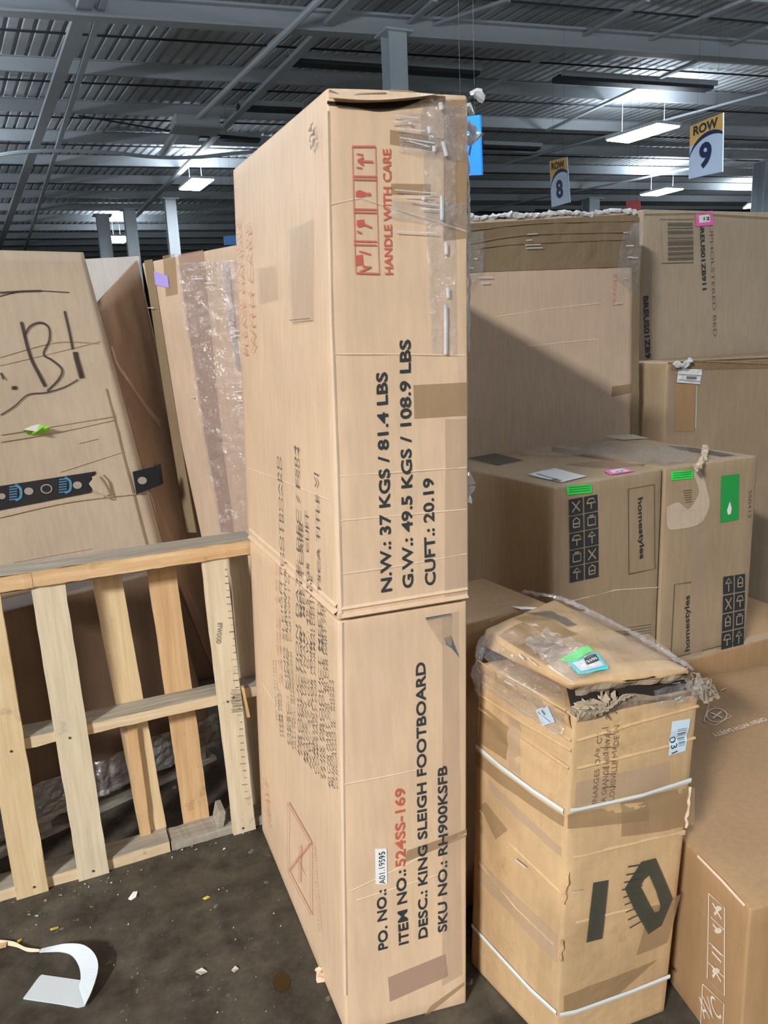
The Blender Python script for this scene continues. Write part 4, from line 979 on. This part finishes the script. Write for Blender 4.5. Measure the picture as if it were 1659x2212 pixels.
o = obj('green_sticker', patch(P, [(1224, 1069), (1277, 1064), (1276, 1045), (1222, 1050)], .003), M['green'], hA)
bm = bmesh.new()
for k in range(3): stroke(P, [(1227, 1053 + k * 5), (1273, 1048.5 + k * 5)], .0025, .0042, bm, False)
obj('sticker_print', bm, M['green_dark'], o)
for pts in ([(1230, 1300), (1330, 1275), (1425, 1268)],): crease(P, pts, hA, .004, .001)
T = HA.top
lb = obj('shipping_label', patch(T, [(1214, 1044), (1268, 1030), (1198, 1012), (1138, 1026)], .003), M['label'], hA)
bm = bmesh.new(); stroke(T, [(1160, 1025), (1205, 1038)], .008, .0042, bm, False); stroke(T, [(1192, 1037), (1212, 1041)], .014, .0042, bm, False); stroke(T, [(1160, 1019), (1200, 1016)], .004, .0042, bm, False); obj('label_print', bm, M['grey_ink'], lb)
st = obj('pink_sticker', patch(T, [(1320, 1028), (1370, 1020), (1345, 1012), (1304, 1019)], .003), M['pink'], hA)
obj('sticker_face', patch(T, [(1324, 1025), (1360, 1020), (1342, 1015), (1316, 1019)], .004), M['label'], st)
text(T, '12', (1334, 1023), (1350, 1020), .010, K, st, bold=.03, off=.0055)
obj('dark_print', poly(T, [(1010, 990), (1075, 1008), (1130, 995), (1070, 980)], .0015), M['grey_ink'], hA)
obj('tape_strip', patch(T, [(1220, 1003), (1320, 1012), (1400, 1003), (1300, 995)], .0015), M['tape_pink'], hA)
lb = obj('paper_label', patch(T, [(1345, 952), (1402, 948), (1368, 940), (1303, 942)], .003), M['label_dim'], hA)
obj('stretch_film', patch(T, [(1230, 985), (1430, 1005), (1420, 965), (1280, 955)], .004, .015, .008, 22, 3), M['film'], hA)
obj('stretch_film', patch(T, [(1120, 985), (1240, 990), (1290, 972), (1170, 965)], .004, .015, .006, 22, 6), M['film_haze'], hA)
P = HB.front
icon_grid(P, [(1555, 1405), (1606, 1392), (1610, 1237), (1561, 1245)], 2, 4, hB, 3)
bm = bmesh.new(); stroke(P, [(1492, 1257), (1456, 1262), (1448, 1415)], .005, .0026, bm, False); obj('name_frame', bm, M['brown_ink'], hB)
text(P, 'homestyles', (1488, 1405), (1489, 1285), .022, K, hB, bold=.02)
o = obj('green_sticker', patch(P, [(1449, 1038), (1496, 1033), (1496, 1015), (1448, 1019)], .003), M['green'], hB)
bm = bmesh.new()
for k in range(3): stroke(P, [(1452, 1022 + k * 5), (1493, 1018.5 + k * 5)], .0025, .0042, bm, False)
obj('sticker_print', bm, M['green_dark'], o)
gs = obj('green_square', patch(P, [(1556, 1130), (1596, 1122), (1597, 1023), (1558, 1028)], .002), M['green_dark'], hB); gs['label'] = 'solid green printed rectangle'
obj('white_mark', poly(P, [(1570, 1102), (1576, 1083), (1580, 1098), (1578, 1110), (1572, 1112)], .0032), M['label'], gs)
obj('pale_tape', patch(P, [(1490, 1430), (1516, 1425), (1520, 1140), (1494, 1145)], .002), M['tape_pale'], hB)
obj('torn_liner', poly(P, catmull([(1440, 1095), (1465, 1085), (1485, 1100), (1500, 1085), (1510, 1060), (1498, 1020), (1515, 1020), (1530, 1065), (1533, 1095), (1515, 1130), (1470, 1142), (1442, 1140), (1440, 1095)], 4), .0016), M['kraft_pale'], hB)
bm = bmesh.new()
for k in range(6): stroke(P, [(1475 + k, 1060 + k * 5), (1494, 1058 + k * 5)], .003, .0022, bm, False)
obj('label_remains', bm, M['brown_ink'], hB)
text(P, 'SS0412', (1617, 1060), (1616, 1120), .014, M['fine_ink'], hB, bold=0)
T = HB.top
crumple('torn_tape', [onz(1525, 965, ZT + .02), onz(1520, 990, ZT + .01), onz(1505, 1012, ZT + .0)], .010, M['kraft_pale'], hB, 11)
obj('dark_print', poly(T, [(1440, 962), (1500, 968), (1590, 985), (1560, 988), (1470, 972)], .0015), M['grey_ink'], hB)
obj('stretch_film', patch(T, [(1430, 1005), (1500, 1000), (1480, 965), (1410, 960)], .004, .015, .008, 22, 9), M['film'], hB)

# ================================================================== TORN CARTON
tn = thing('torn_carton', 'battered taped carton with a torn gaping lid and two white straps', 'carton')
ZB = .84
b0 = onz(1213, 2330, 0); 
N_b, R_b, L_b = Vector((.885, 1.185, 0)), Vector((1.19, 1.16, 0)), Vector((.845, 1.50, 0))
N_t, R_t, L_t = onz(1240, 1545, ZB), onz(1512, 1490, ZB), onz(1034, 1432, ZB)
B_b = L_b + (R_b - N_b); B_t = L_t + (R_t - N_t)
def bulge(k, amp, seed, lines=()):
    base = dents(amp, 5, seed, lines)
    def f(u, v, p): return base(u, v, p) + k * (4 * v * (1 - v)) * (4 * u * (1 - u)) ** .5
    return f
TN = Box([N_b, R_b, B_b, L_b], [N_t, R_t, B_t, L_t], dict(front=bulge(.008, .008, 3.3, [(.72, .0, .010, -.006), (.88, .0, .008, -.005)]), left=bulge(.008, .008, 6.1, [(.90, -.06, .010, -.008), (.83, -.05, .008, -.006)]), right=None, top=None, back=None))
obj('carton_body', TN.mesh(.018, .006), M['kraft_torn'], tn, True)
# lid
l0 = [onz(1230, 1492, .872), onz(1496, 1459, .872), None, onz(1036, 1395, .862)]; 
lN, lR, lL = onz(1234, 1478, .895), onz(1490, 1447, .89), onz(1046, 1358, .885)
l0[2] = onz(1212, 1312, .868)
lB = onz(1198, 1293, .888)
def hump(u, v, p): return .012 * (4 * u * (1 - u)) ** .6 * (4 * v * (1 - v)) ** .6 + soft(.012, 9, 4.4)(u, v, p)
LD = Box([Vector(p) for p in l0], [lN, lR, lB, lL], dict(top=hump, front=soft(.01, 10, 2), left=soft(.008, 10, 3)))
obj('lid', LD.mesh(.015, .008), M['kraft_torn'], tn, True)
# gap shade painted near-black, and torn fibres along the gaping front edge
pf = Panel(N_t, R_t, LD.b[1], LD.b[0])
bm = bmesh.new(); pf_ = Panel(N_t + Vector((.004, .012, 0)), R_t + Vector((-.01, .012, 0)), LD.b[1] + Vector((-.01, .016, 0)), LD.b[0] + Vector((.004, .016, 0))); pf_.grid(bm, .03); obj('lid_gap_shade', bm, M['gap_shade'], tn)
random.seed(21)
def fibre_run(a, b_, n, size, mat, name, seed, spread=.015, outn=Vector((.0, -1, 0))):
    rnd = random.Random(seed); bm = bmesh.new()
    for i in range(n):
        p = Vector(a).lerp(Vector(b_), (i + rnd.random()) / n) + Vector([rnd.uniform(-spread, spread) for _ in range(3)]) + outn * rnd.random() * spread
        ax = Vector([rnd.uniform(-1, 1) for _ in range(3)]).normalized(); bx_ = ax.cross(Vector([rnd.uniform(-1, 1) for _ in range(3)])).normalized(); s1, s2 = size * rnd.uniform(.5, 1.4), size * rnd.uniform(.15, .6)
        q = [p - ax * s1 - bx_ * s2, p + ax * s1 - bx_ * s2 * .6, p + ax * s1 * .8 + bx_ * s2, p - ax * s1 * .7 + bx_ * s2 * 1.1]; nn_ = ax.cross(bx_) * .0015
        v1 = [bm.verts.new(v) for v in q]; v2 = [bm.verts.new(v + nn_) for v in q]; bm.faces.new(v1); bm.faces.new(v2[::-1])
        for k in range(4): bm.faces.new((v1[k], v2[k], v2[(k + 1) % 4], v1[(k + 1) % 4]))
    bmesh.ops.recalc_face_normals(bm, faces=bm.faces)
    return obj(name, bm, mat, tn)
o = fibre_run(pf.at(.0, .2), pf.at(.30, .35), 40, .016, M['torn_fibre'], 'torn_fibres', 1, .012); o['kind'] = 'stuff'
o = fibre_run(pf.at(.92, .6), pf.at(1.04, -.2), 60, .013, M['torn_fibre'], 'torn_fibres', 2, .018, Vector((.7, -.3, 0))); o['kind'] = 'stuff'
def ragged(name, P, A, B, lift, mat, seed=0, n=8, amp=.006):
    """ragged lip of torn board between two pixel polylines"""
    bm = bmesh.new(); A, B = catmull(A, n), catmull(B, n); prev = None
    for i, (a, b_) in enumerate(zip(A, B)):
        ua, ub = P.px(*a), P.px(*b_); r1 = noise.noise(Vector((i * .9, seed, 0))) * amp; r2 = noise.noise(Vector((i * 1.3, seed, 5))) * amp
        mid = ((ua[0] + ub[0]) / 2, (ua[1] + ub[1]) / 2)
        c = [bm.verts.new(P.at(*ua, .001)), bm.verts.new(P.at(*mid, lift * .7 + r1)), bm.verts.new(P.at(*ub, lift + r2)), bm.verts.new(P.at(*ub, lift + r2 - .004))]
        if prev:
            for k in range(3): bm.faces.new((prev[k], prev[k + 1], c[k + 1], c[k]))
        prev = c
    return obj(name, bm, mat, tn, False)
Pf = TN.front
ragged('torn_lip', Pf, [(1245, 1560), (1290, 1552), (1330, 1535), (1375, 1525), (1440, 1512), (1505, 1500)], [(1248, 1530), (1290, 1528), (1325, 1508), (1345, 1492), (1430, 1498), (1500, 1480)], .018, M['torn_fibre'], 3)
ragged('torn_lip', Pf, [(1262, 1548), (1290, 1540), (1320, 1520), (1345, 1500)], [(1262, 1528), (1292, 1518), (1318, 1500), (1348, 1488)], .034, M['torn_fibre'], 6, 8, .012)
ragged('torn_lip', TN.left, [(1036, 1448), (1100, 1490), (1180, 1540), (1236, 1575)], [(1036, 1424), (1100, 1462), (1180, 1510), (1236, 1545)], .010, M['kraft_torn'], 9, 8, .006)
# lid front lip
Lf = LD.front
bm = patch(Lf, [(1240, 1494), (1490, 1462), (1489, 1448), (1240, 1479)], .004, .012, .008, 20, 2); obj('lid_lip', bm, M['torn_fibre'], tn)
# straps
def strap(pts_l, pts_f):
    bm = bmesh.new()
    stroke(TN.left, pts_l, .0125, .003, bm, False, .0018); stroke(TN.front, pts_f, .0125, .003, bm, False, .0018)
    return obj('strap', bm, M['strap'], tn)
strap([(1032, 1611), (1090, 1655), (1160, 1706), (1222, 1752)], [(1222, 1752), (1250, 1748), (1380, 1713), (1506, 1680)])
strap([(1022, 1998), (1080, 2060), (1150, 2135), (1206, 2190)], [(1206, 2190), (1240, 2182), (1360, 2140), (1470, 2098)])
# clear and brown tape, prints
for P, q, mt in ((TN.left, [(1030, 1650), (1220, 1785), (1222, 1762), (1032, 1622)], 'tape'), (TN.front, [(1225, 1790), (1395, 1765), (1395, 1730), (1225, 1760)], 'tape'), (TN.left, [(1080, 1810), (1105, 1790), (1055, 1730), (1040, 1740)], 'tape'), (TN.front, [(1216, 2185), (1330, 2150), (1420, 2070), (1216, 2150)], 'tape'),
                 (TN.left, [(1105, 1660), (1130, 1672), (1125, 1560), (1100, 1545)], 'tape_pale'), (TN.front, [(1335, 1800), (1500, 1780), (1500, 1700), (1340, 1720)], 'tape')):
    obj('tape_strip', patch(P, q, .0012, .02), M[mt], tn)
di = plain('dark_olive_print', (.06, .065, .05), .45, alpha=.85)
obj('bold_print', poly(TN.front, [(1275, 1900), (1306, 1892), (1296, 2022), (1262, 2031)], .004), di, tn)
def ring(P, outer, inner, off, mat, name):
    bm = bmesh.new(); o_ = [bm.verts.new(P.at(*P.px(*p), off)) for p in outer]; i_ = [bm.verts.new(P.at(*P.px(*p), off)) for p in inner]; n = len(o_)
    for k in range(n): bm.faces.new((o_[k], o_[(k + 1) % n], i_[(k + 1) % n], i_[k]))
    return obj(name, bm, mat, tn)
ring(TN.front, [(1375, 1852), (1408, 1846), (1430, 1895), (1448, 1936), (1425, 1995), (1395, 2012), (1362, 1955), (1340, 1910)], [(1382, 1890), (1393, 1882), (1408, 1915), (1420, 1950), (1418, 1962), (1408, 1966), (1390, 1935), (1374, 1905)], .004, di, 'ring_print')
bm = bmesh.new()
for k in range(9): stroke(TN.front, [(1352 - abs(k - 3) * -4 - 18, 1862 + k * 17), (1372 + k * 2, 1858 + k * 15)], .004, .0042, bm, False)
obj('print_streaks', bm, di, tn)
for i, (x, b1) in enumerate(((1293, 'VINARGES OAK CT'), (1312, 'LA GRANGE HIGHWAY'), (1330, 'LOUISVILLE MADE IN'))):
    text(TN.front, b1, (x - 8, 1745 - i * 10), (x + 6, 1580 - i * 8), .012, M['brown_ink'], tn, bold=0, off=.003)
bm = bmesh.new()
for k in range(10): stroke(TN.front, [(1298 + (k % 3) * 4, 1572 + k * 14), (1312 + (k % 2) * 14, 1570 + k * 14)], .0025, .003, bm, False)
obj('fine_print', bm, M['brown_ink'], tn)
lb = obj('barcode_label', patch(TN.front, [(1438, 1628), (1476, 1618), (1488, 1550), (1448, 1556)], .004, .012), M['label_blue'], tn)
barcode(TN.front, [(1458, 1572), (1478, 1568), (1473, 1606), (1460, 1609)], 10, M['grey_ink'], lb, .006, 4)
text(TN.front, '031', (1442, 1592), (1444, 1624), .016, K, lb, bold=.0, off=.006)
lb = obj('blue_tag', poly(TN.left, [(1162, 1532), (1188, 1522), (1204, 1558), (1178, 1566)], .008), M['label_blue'], tn)
bm = bmesh.new(); stroke(TN.left, [(1168, 1536), (1196, 1558)], .002, .009, bm, False); stroke(TN.left, [(1176, 1532), (1184, 1542)], .006, .009, bm, False); obj('tag_print', bm, M['grey_ink'], lb)
T = LD.top
g = obj('green_sticker', patch(T, [(1206, 1432), (1230, 1440), (1282, 1421), (1268, 1412)], .0035, .01), M['green'], tn)
cy = obj('cyan_sticker', patch(T, [(1252, 1465), (1316, 1454), (1290, 1424), (1226, 1442)], .006, .01), M['cyan'], tn)
obj('sticker_face', patch(T, [(1256, 1459), (1306, 1451), (1284, 1430), (1236, 1443)], .0075, .01), M['label'], cy)
obj('number_box', patch(T, [(1268, 1447), (1294, 1442), (1286, 1430), (1260, 1435)], .009, .01), M['black_ink'], cy)
text(T, '2103', (1270, 1444), (1291, 1440), .009, M['label'], cy, bold=.02, off=.0105)
obj('tape_strip', patch(T, [(1190, 1330), (1248, 1356), (1225, 1358), (1130, 1325)], .003, .012), M['grey_ink'], tn)
obj('stretch_film', patch(T, [(1120, 1395), (1230, 1480), (1320, 1450), (1180, 1370)], .006, .01, .010, 28, 2), M['film_haze'], tn)
obj('stretch_film', patch(TN.left, [(1034, 1470), (1225, 1590), (1228, 1540), (1036, 1425)], .010, .010, .014, 26, 4), M['film'], tn)
obj('stretch_film', patch(LD.left, [(1036, 1415), (1225, 1520), (1230, 1486), (1050, 1375)], .008, .010, .012, 26, 9), M['film'], tn)
obj('stretch_film', patch(TN.front, [(1400, 1520), (1515, 1500), (1505, 1455), (1395, 1480)], .020, .010, .014, 26, 5), M['film'], tn)
crumple('film_edge', [lR + Vector((.01, 0, .0)), lR.lerp(lB, .35) + Vector((.01, 0, .012)), lR.lerp(lB, .8) + Vector((.01, 0, .01)), lB + Vector((0, 0, .005))], .005, M['film_haze'], tn, 7)
crumple('film_edge', [TN.left.at(.03, .9, .004), TN.left.at(.0, .97, .01), LD.left.at(.05, .5, .01)], .009, M['film_grey'], tn, 8)
for P, pts in ((TN.left, [(1036, 1470), (1130, 1535), (1235, 1600)]), (TN.left, [(1036, 1500), (1130, 1560), (1235, 1622)]), (TN.left, [(1036, 1530), (1140, 1600), (1230, 1660)]), (TN.front, [(1245, 1600), (1380, 1560), (1510, 1525)]), (TN.front, [(1245, 1660), (1430, 1612), (1508, 1592)]), (TN.front, [(1300, 1830), (1400, 1805), (1500, 1790)])):
    crease(P, pts, tn, .008, .004, 'kraft_torn')
for Pn, q, mt in ((T, [(1075, 1375), (1180, 1440), (1240, 1420), (1130, 1350)], 'tape'), (T, [(1330, 1440), (1470, 1425), (1400, 1370), (1290, 1385)], 'tape_pale'), (T, [(1110, 1340), (1160, 1330), (1250, 1375), (1200, 1390)], 'tape'), (T, [(1290, 1370), (1360, 1362), (1280, 1320), (1230, 1325)], 'tape_pale'),
                  (TN.left, [(1035, 1900), (1205, 2080), (1206, 2020), (1034, 1850)], 'tape_pale'), (TN.left, [(1060, 1700), (1215, 1850), (1216, 1830), (1062, 1680)], 'tape_pale'),
                  (TN.front, [(1370, 2060), (1440, 2035), (1470, 1930), (1400, 1950)], 'tape'), (TN.front, [(1240, 1740), (1440, 1690), (1440, 1640), (1242, 1690)], 'tape_pale'), (TN.left, [(1036, 1600), (1100, 1640), (1102, 1570), (1038, 1520)], 'tape')):
    obj('tape_strip', patch(Pn, q, .0018, .02), M[mt], tn)
for Pn, ln, wd in ((LD.left, [(1128, 1418), (1142, 1428)], .008), (LD.left, [(1150, 1424), (1172, 1432)], .004), (TN.left, [(1100, 1462), (1122, 1470)], .005), (TN.left, [(1128, 1850), (1150, 1868)], .004), (LD.front, [(1448, 1470), (1465, 1468)], .006), (T, [(1260, 1335), (1290, 1348)], .0025), (T, [(1060, 1352), (1100, 1340)], .002), (T, [(1440, 1410), (1470, 1430)], .0025), (TN.left, [(1040, 1440), (1048, 1452)], .006), (TN.front, [(1448, 1505), (1462, 1500)], .006), (TN.front, [(1225, 1918), (1245, 1912)], .002)):
    obj('film_glint', stroke(Pn, ln, wd, .014, None, False), M['film_white'], tn)  # painted white glints in place of film highlights
for ln in ([(1240, 1990), (1330, 1965), (1430, 1945)], [(1235, 1850), (1320, 1825), (1480, 1800)]): crease(TN.front, ln, tn, .006, .003, 'kraft_torn')
for ln in ([(1035, 1860), (1120, 1960), (1200, 2040)], [(1040, 1750), (1120, 1830), (1215, 1930)], [(1060, 1400), (1140, 1450), (1225, 1505)]): crease(TN.left, ln, tn, .006, .003, 'kraft_torn')
crumple('edge_dent', [TN.front.at(.0, .30, .003), TN.front.at(.0, .36, .003)], .004, M['kraft_torn'], tn, 3)
crumple('edge_dent', [TN.front.at(.0, .47, .002), TN.front.at(.01, .56, .004)], .004, M['kraft_torn'], tn, 4)
crumple('edge_dent', [TN.front.at(1., .60, .003), TN.front.at(1., .72, .003)], .004, M['edge'], tn, 5)

# wrapped carton behind the torn one
rc = thing('rear_carton', 'dark wrapped carton behind the torn carton with a white paper slip', 'carton')
zr = .87
q0, q1 = L_t + Vector((-.02, .16, 0)), onz(1212, 1305, .868) + Vector((0, .02, 0))
dr = (L_t - N_t); dr.z = 0; dr.normalize()
fr0, fr1 = Vector((q0.x, q0.y, 0)), Vector((q1.x - .03, q1.y, 0)); d4 = dr * .30
RB = Box([fr0, fr1, fr1 + d4, fr0 + d4], [p + Vector((0, 0, zr)) for p in (fr0, fr1, fr1 + d4, fr0 + d4)], dict(top=soft(.008, 6, 2)))
obj('carton_body', RB.mesh(.03, .006), M['kraft_low'], rc, True)
lb = obj('paper_slip', patch(RB.top, [(1125, 1319), (1216, 1320), (1200, 1314), (1105, 1315)], .004), M['label'], rc)
crumple('film_edge', [onz(1130, 1277, zr), onz(1170, 1285, zr), onz(1215, 1293, zr), onz(1260, 1312, zr)], .006, M['film_haze'], rc, 3)

# ================================================================== FLOOR ITEMS
# bent white edge protector
ep = thing('edge_protector', 'white bent foam corner strip lying on the floor, lower left', 'packing strip')
fp = catmull([(50, 2156), (62, 2140), (86, 2108), (96, 2106)], 3) + [(188, 2119), (206, 2120), (182, 2172), (168, 2175), (130, 2168)]
bm = bmesh.new(); A = [onz(*q, .004) for q in fp]; v0 = [bm.verts.new(p) for p in A]; v1 = [bm.verts.new(p - Vector((0, 0, .0035))) for p in A]
bm.faces.new(v0); bm.faces.new(v1[::-1])
for k in range(len(A)): bm.faces.new((v0[k], v1[k], v1[(k + 1) % len(A)], v0[(k + 1) % len(A)]))
bmesh.ops.recalc_face_normals(bm, faces=bm.faces); obj('flat_end', bm, M['foam'], ep)
out_ = catmull([(183, 2172), (200, 2135), (212, 2090), (204, 2060), (180, 2041), (145, 2038), (115, 2043), (85, 2050)], 5); inn_ = catmull([(170, 2130), (174, 2115), (172, 2092), (163, 2072), (150, 2060), (130, 2055), (108, 2055), (85, 2056)], 5)
bm = bmesh.new(); prev = None
for i, (a, b_) in enumerate(zip(out_, inn_)):
    t = i / (len(out_) - 1); z0 = .008 + .035 * math.sin(math.pi * min(1, t * 1.1)); p, q = onz(*a, z0), onz(*b_, z0 * .35 + .004)
    nv = Vector((0, 0, -.003)); c = [bm.verts.new(v) for v in (p, q, q + nv, p + nv)]
    if prev:
        for k in range(4): bm.faces.new((prev[k], prev[(k + 1) % 4], c[(k + 1) % 4], c[k]))
    prev = c
bmesh.ops.recalc_face_normals(bm, faces=bm.faces); obj('curled_strip', bm, M['foam'], ep, False)
bm = bmesh.new(); prev = None
for i, (a, b_) in enumerate(zip(catmull([(85, 2050), (55, 2046), (30, 2034), (0, 2030)], 4), catmull([(85, 2056), (60, 2056), (35, 2046), (0, 2040)], 4))):
    p, q = onz(*a, .012), onz(*b_, .006); c = [bm.verts.new(p), bm.verts.new(q)]
    if prev: bm.faces.new((prev[0], prev[1], c[1], c[0]))
    prev = c
o = obj('frayed_tail', bm, M['edge'], ep)
bm = bmesh.new(); beam(bm, onz(-10, 2046, .008), onz(14, 2040, .008), .012, .008); tag(obj('wood_splinter', bm, M['wood_or']), 'orange wood splinter on the floor at the left edge', 'debris')
def scrap(name, pts, mat, label, z=.003):
    bm = bmesh.new(); A = [onz(*p, z + .004 * (i % 2)) for i, p in enumerate(pts)]; v = [bm.verts.new(p) for p in A]; bm.faces.new(v)
    v2 = [bm.verts.new(p - Vector((0, 0, .003))) for p in A]; bm.faces.new(v2[::-1])
    for k in range(len(A)): bm.faces.new((v[k], v2[k], v2[(k + 1) % len(A)], v[(k + 1) % len(A)]))
    bmesh.ops.recalc_face_normals(bm, faces=bm.faces); return tag(obj(name, bm, mat), label, 'debris')
scrap('paper_scrap', [(277, 1941), (288, 1926), (297, 1925), (294, 1936), (283, 1943)], M['label'], 'largest white paper scrap on the floor before the pallet')
scrap('plastic_scrap', [(438, 1940), (448, 1935), (454, 1937), (444, 1942)], M['yellow'], 'small yellow scrap on the floor right of the white scrap')
scrap('plastic_scrap', [(36, 2032), (48, 2027), (48, 2030), (38, 2036)], M['yellow'], 'yellow sliver lying on the tail of the white strip')
scrap('plastic_scrap', [(108, 2006), (126, 2001), (124, 2004), (110, 2009)], M['yellow'], 'faint yellow sliver above the bent white strip')
scrap('paper_scrap', [(422, 2098), (436, 2090), (448, 2098), (434, 2104)], M['label_dim'], 'dull paper scrap on the floor centre, near the carton')
scrap('paper_scrap', [(500, 2095), (508, 2086), (516, 2092), (506, 2099)], M['label_dim'], 'tiny dull paper scrap nearest the tall carton')
# rust stain
bm = bmesh.new(); A = [onz(608 + 19 * math.cos(a_ * math.pi / 12) * (1 + .1 * noise.noise(Vector((a_, 0, 0)))), 2121 + 22 * math.sin(a_ * math.pi / 12), .0012) for a_ in range(24)]; bm.faces.new([bm.verts.new(p) for p in A][::-1]); 
tag(obj('floor_stain', bm, plain('rust_stain', (.045, .022, .005), .3)), 'round rusty brown stain on the floor beside the tall carton', 'stain')
# small chips swept along the pallet
random.seed(5); bm = bmesh.new()
def chip(x, y, s):
    if x < 235 and y > 2015: return
    p = onz(x, y, .002); a0 = random.random() * 6
    v = [bm.verts.new(p + Vector((math.cos(a0 + k * 1.57) * s * random.uniform(.5, 1.3), math.sin(a0 + k * 1.57) * s * random.uniform(.3, .8), .0015 * k))) for k in range(4)]
    bm.faces.new(v)
for _ in range(46):
    t = random.random(); x = 60 + 500 * t; chip(x, 1975 - 195 * t + random.gauss(0, 9), random.uniform(.0015, .0045))
for _ in range(70): chip(random.uniform(0, 660), random.uniform(1900, 2212), random.uniform(.001, .0028))
for x, y in ((0, 1952), (30, 1950), (62, 1977), (80, 1979), (98, 1946), (130, 1935), (172, 1931), (393, 1837), (424, 1836), (484, 1835), (452, 1812), (470, 1808)): chip(x, y, .007)
o = obj('floor_debris', bm, M['label_dim']); o['kind'] = 'stuff'; o['label'] = 'pale chips of litter scattered on the dark concrete'; o['category'] = 'debris'
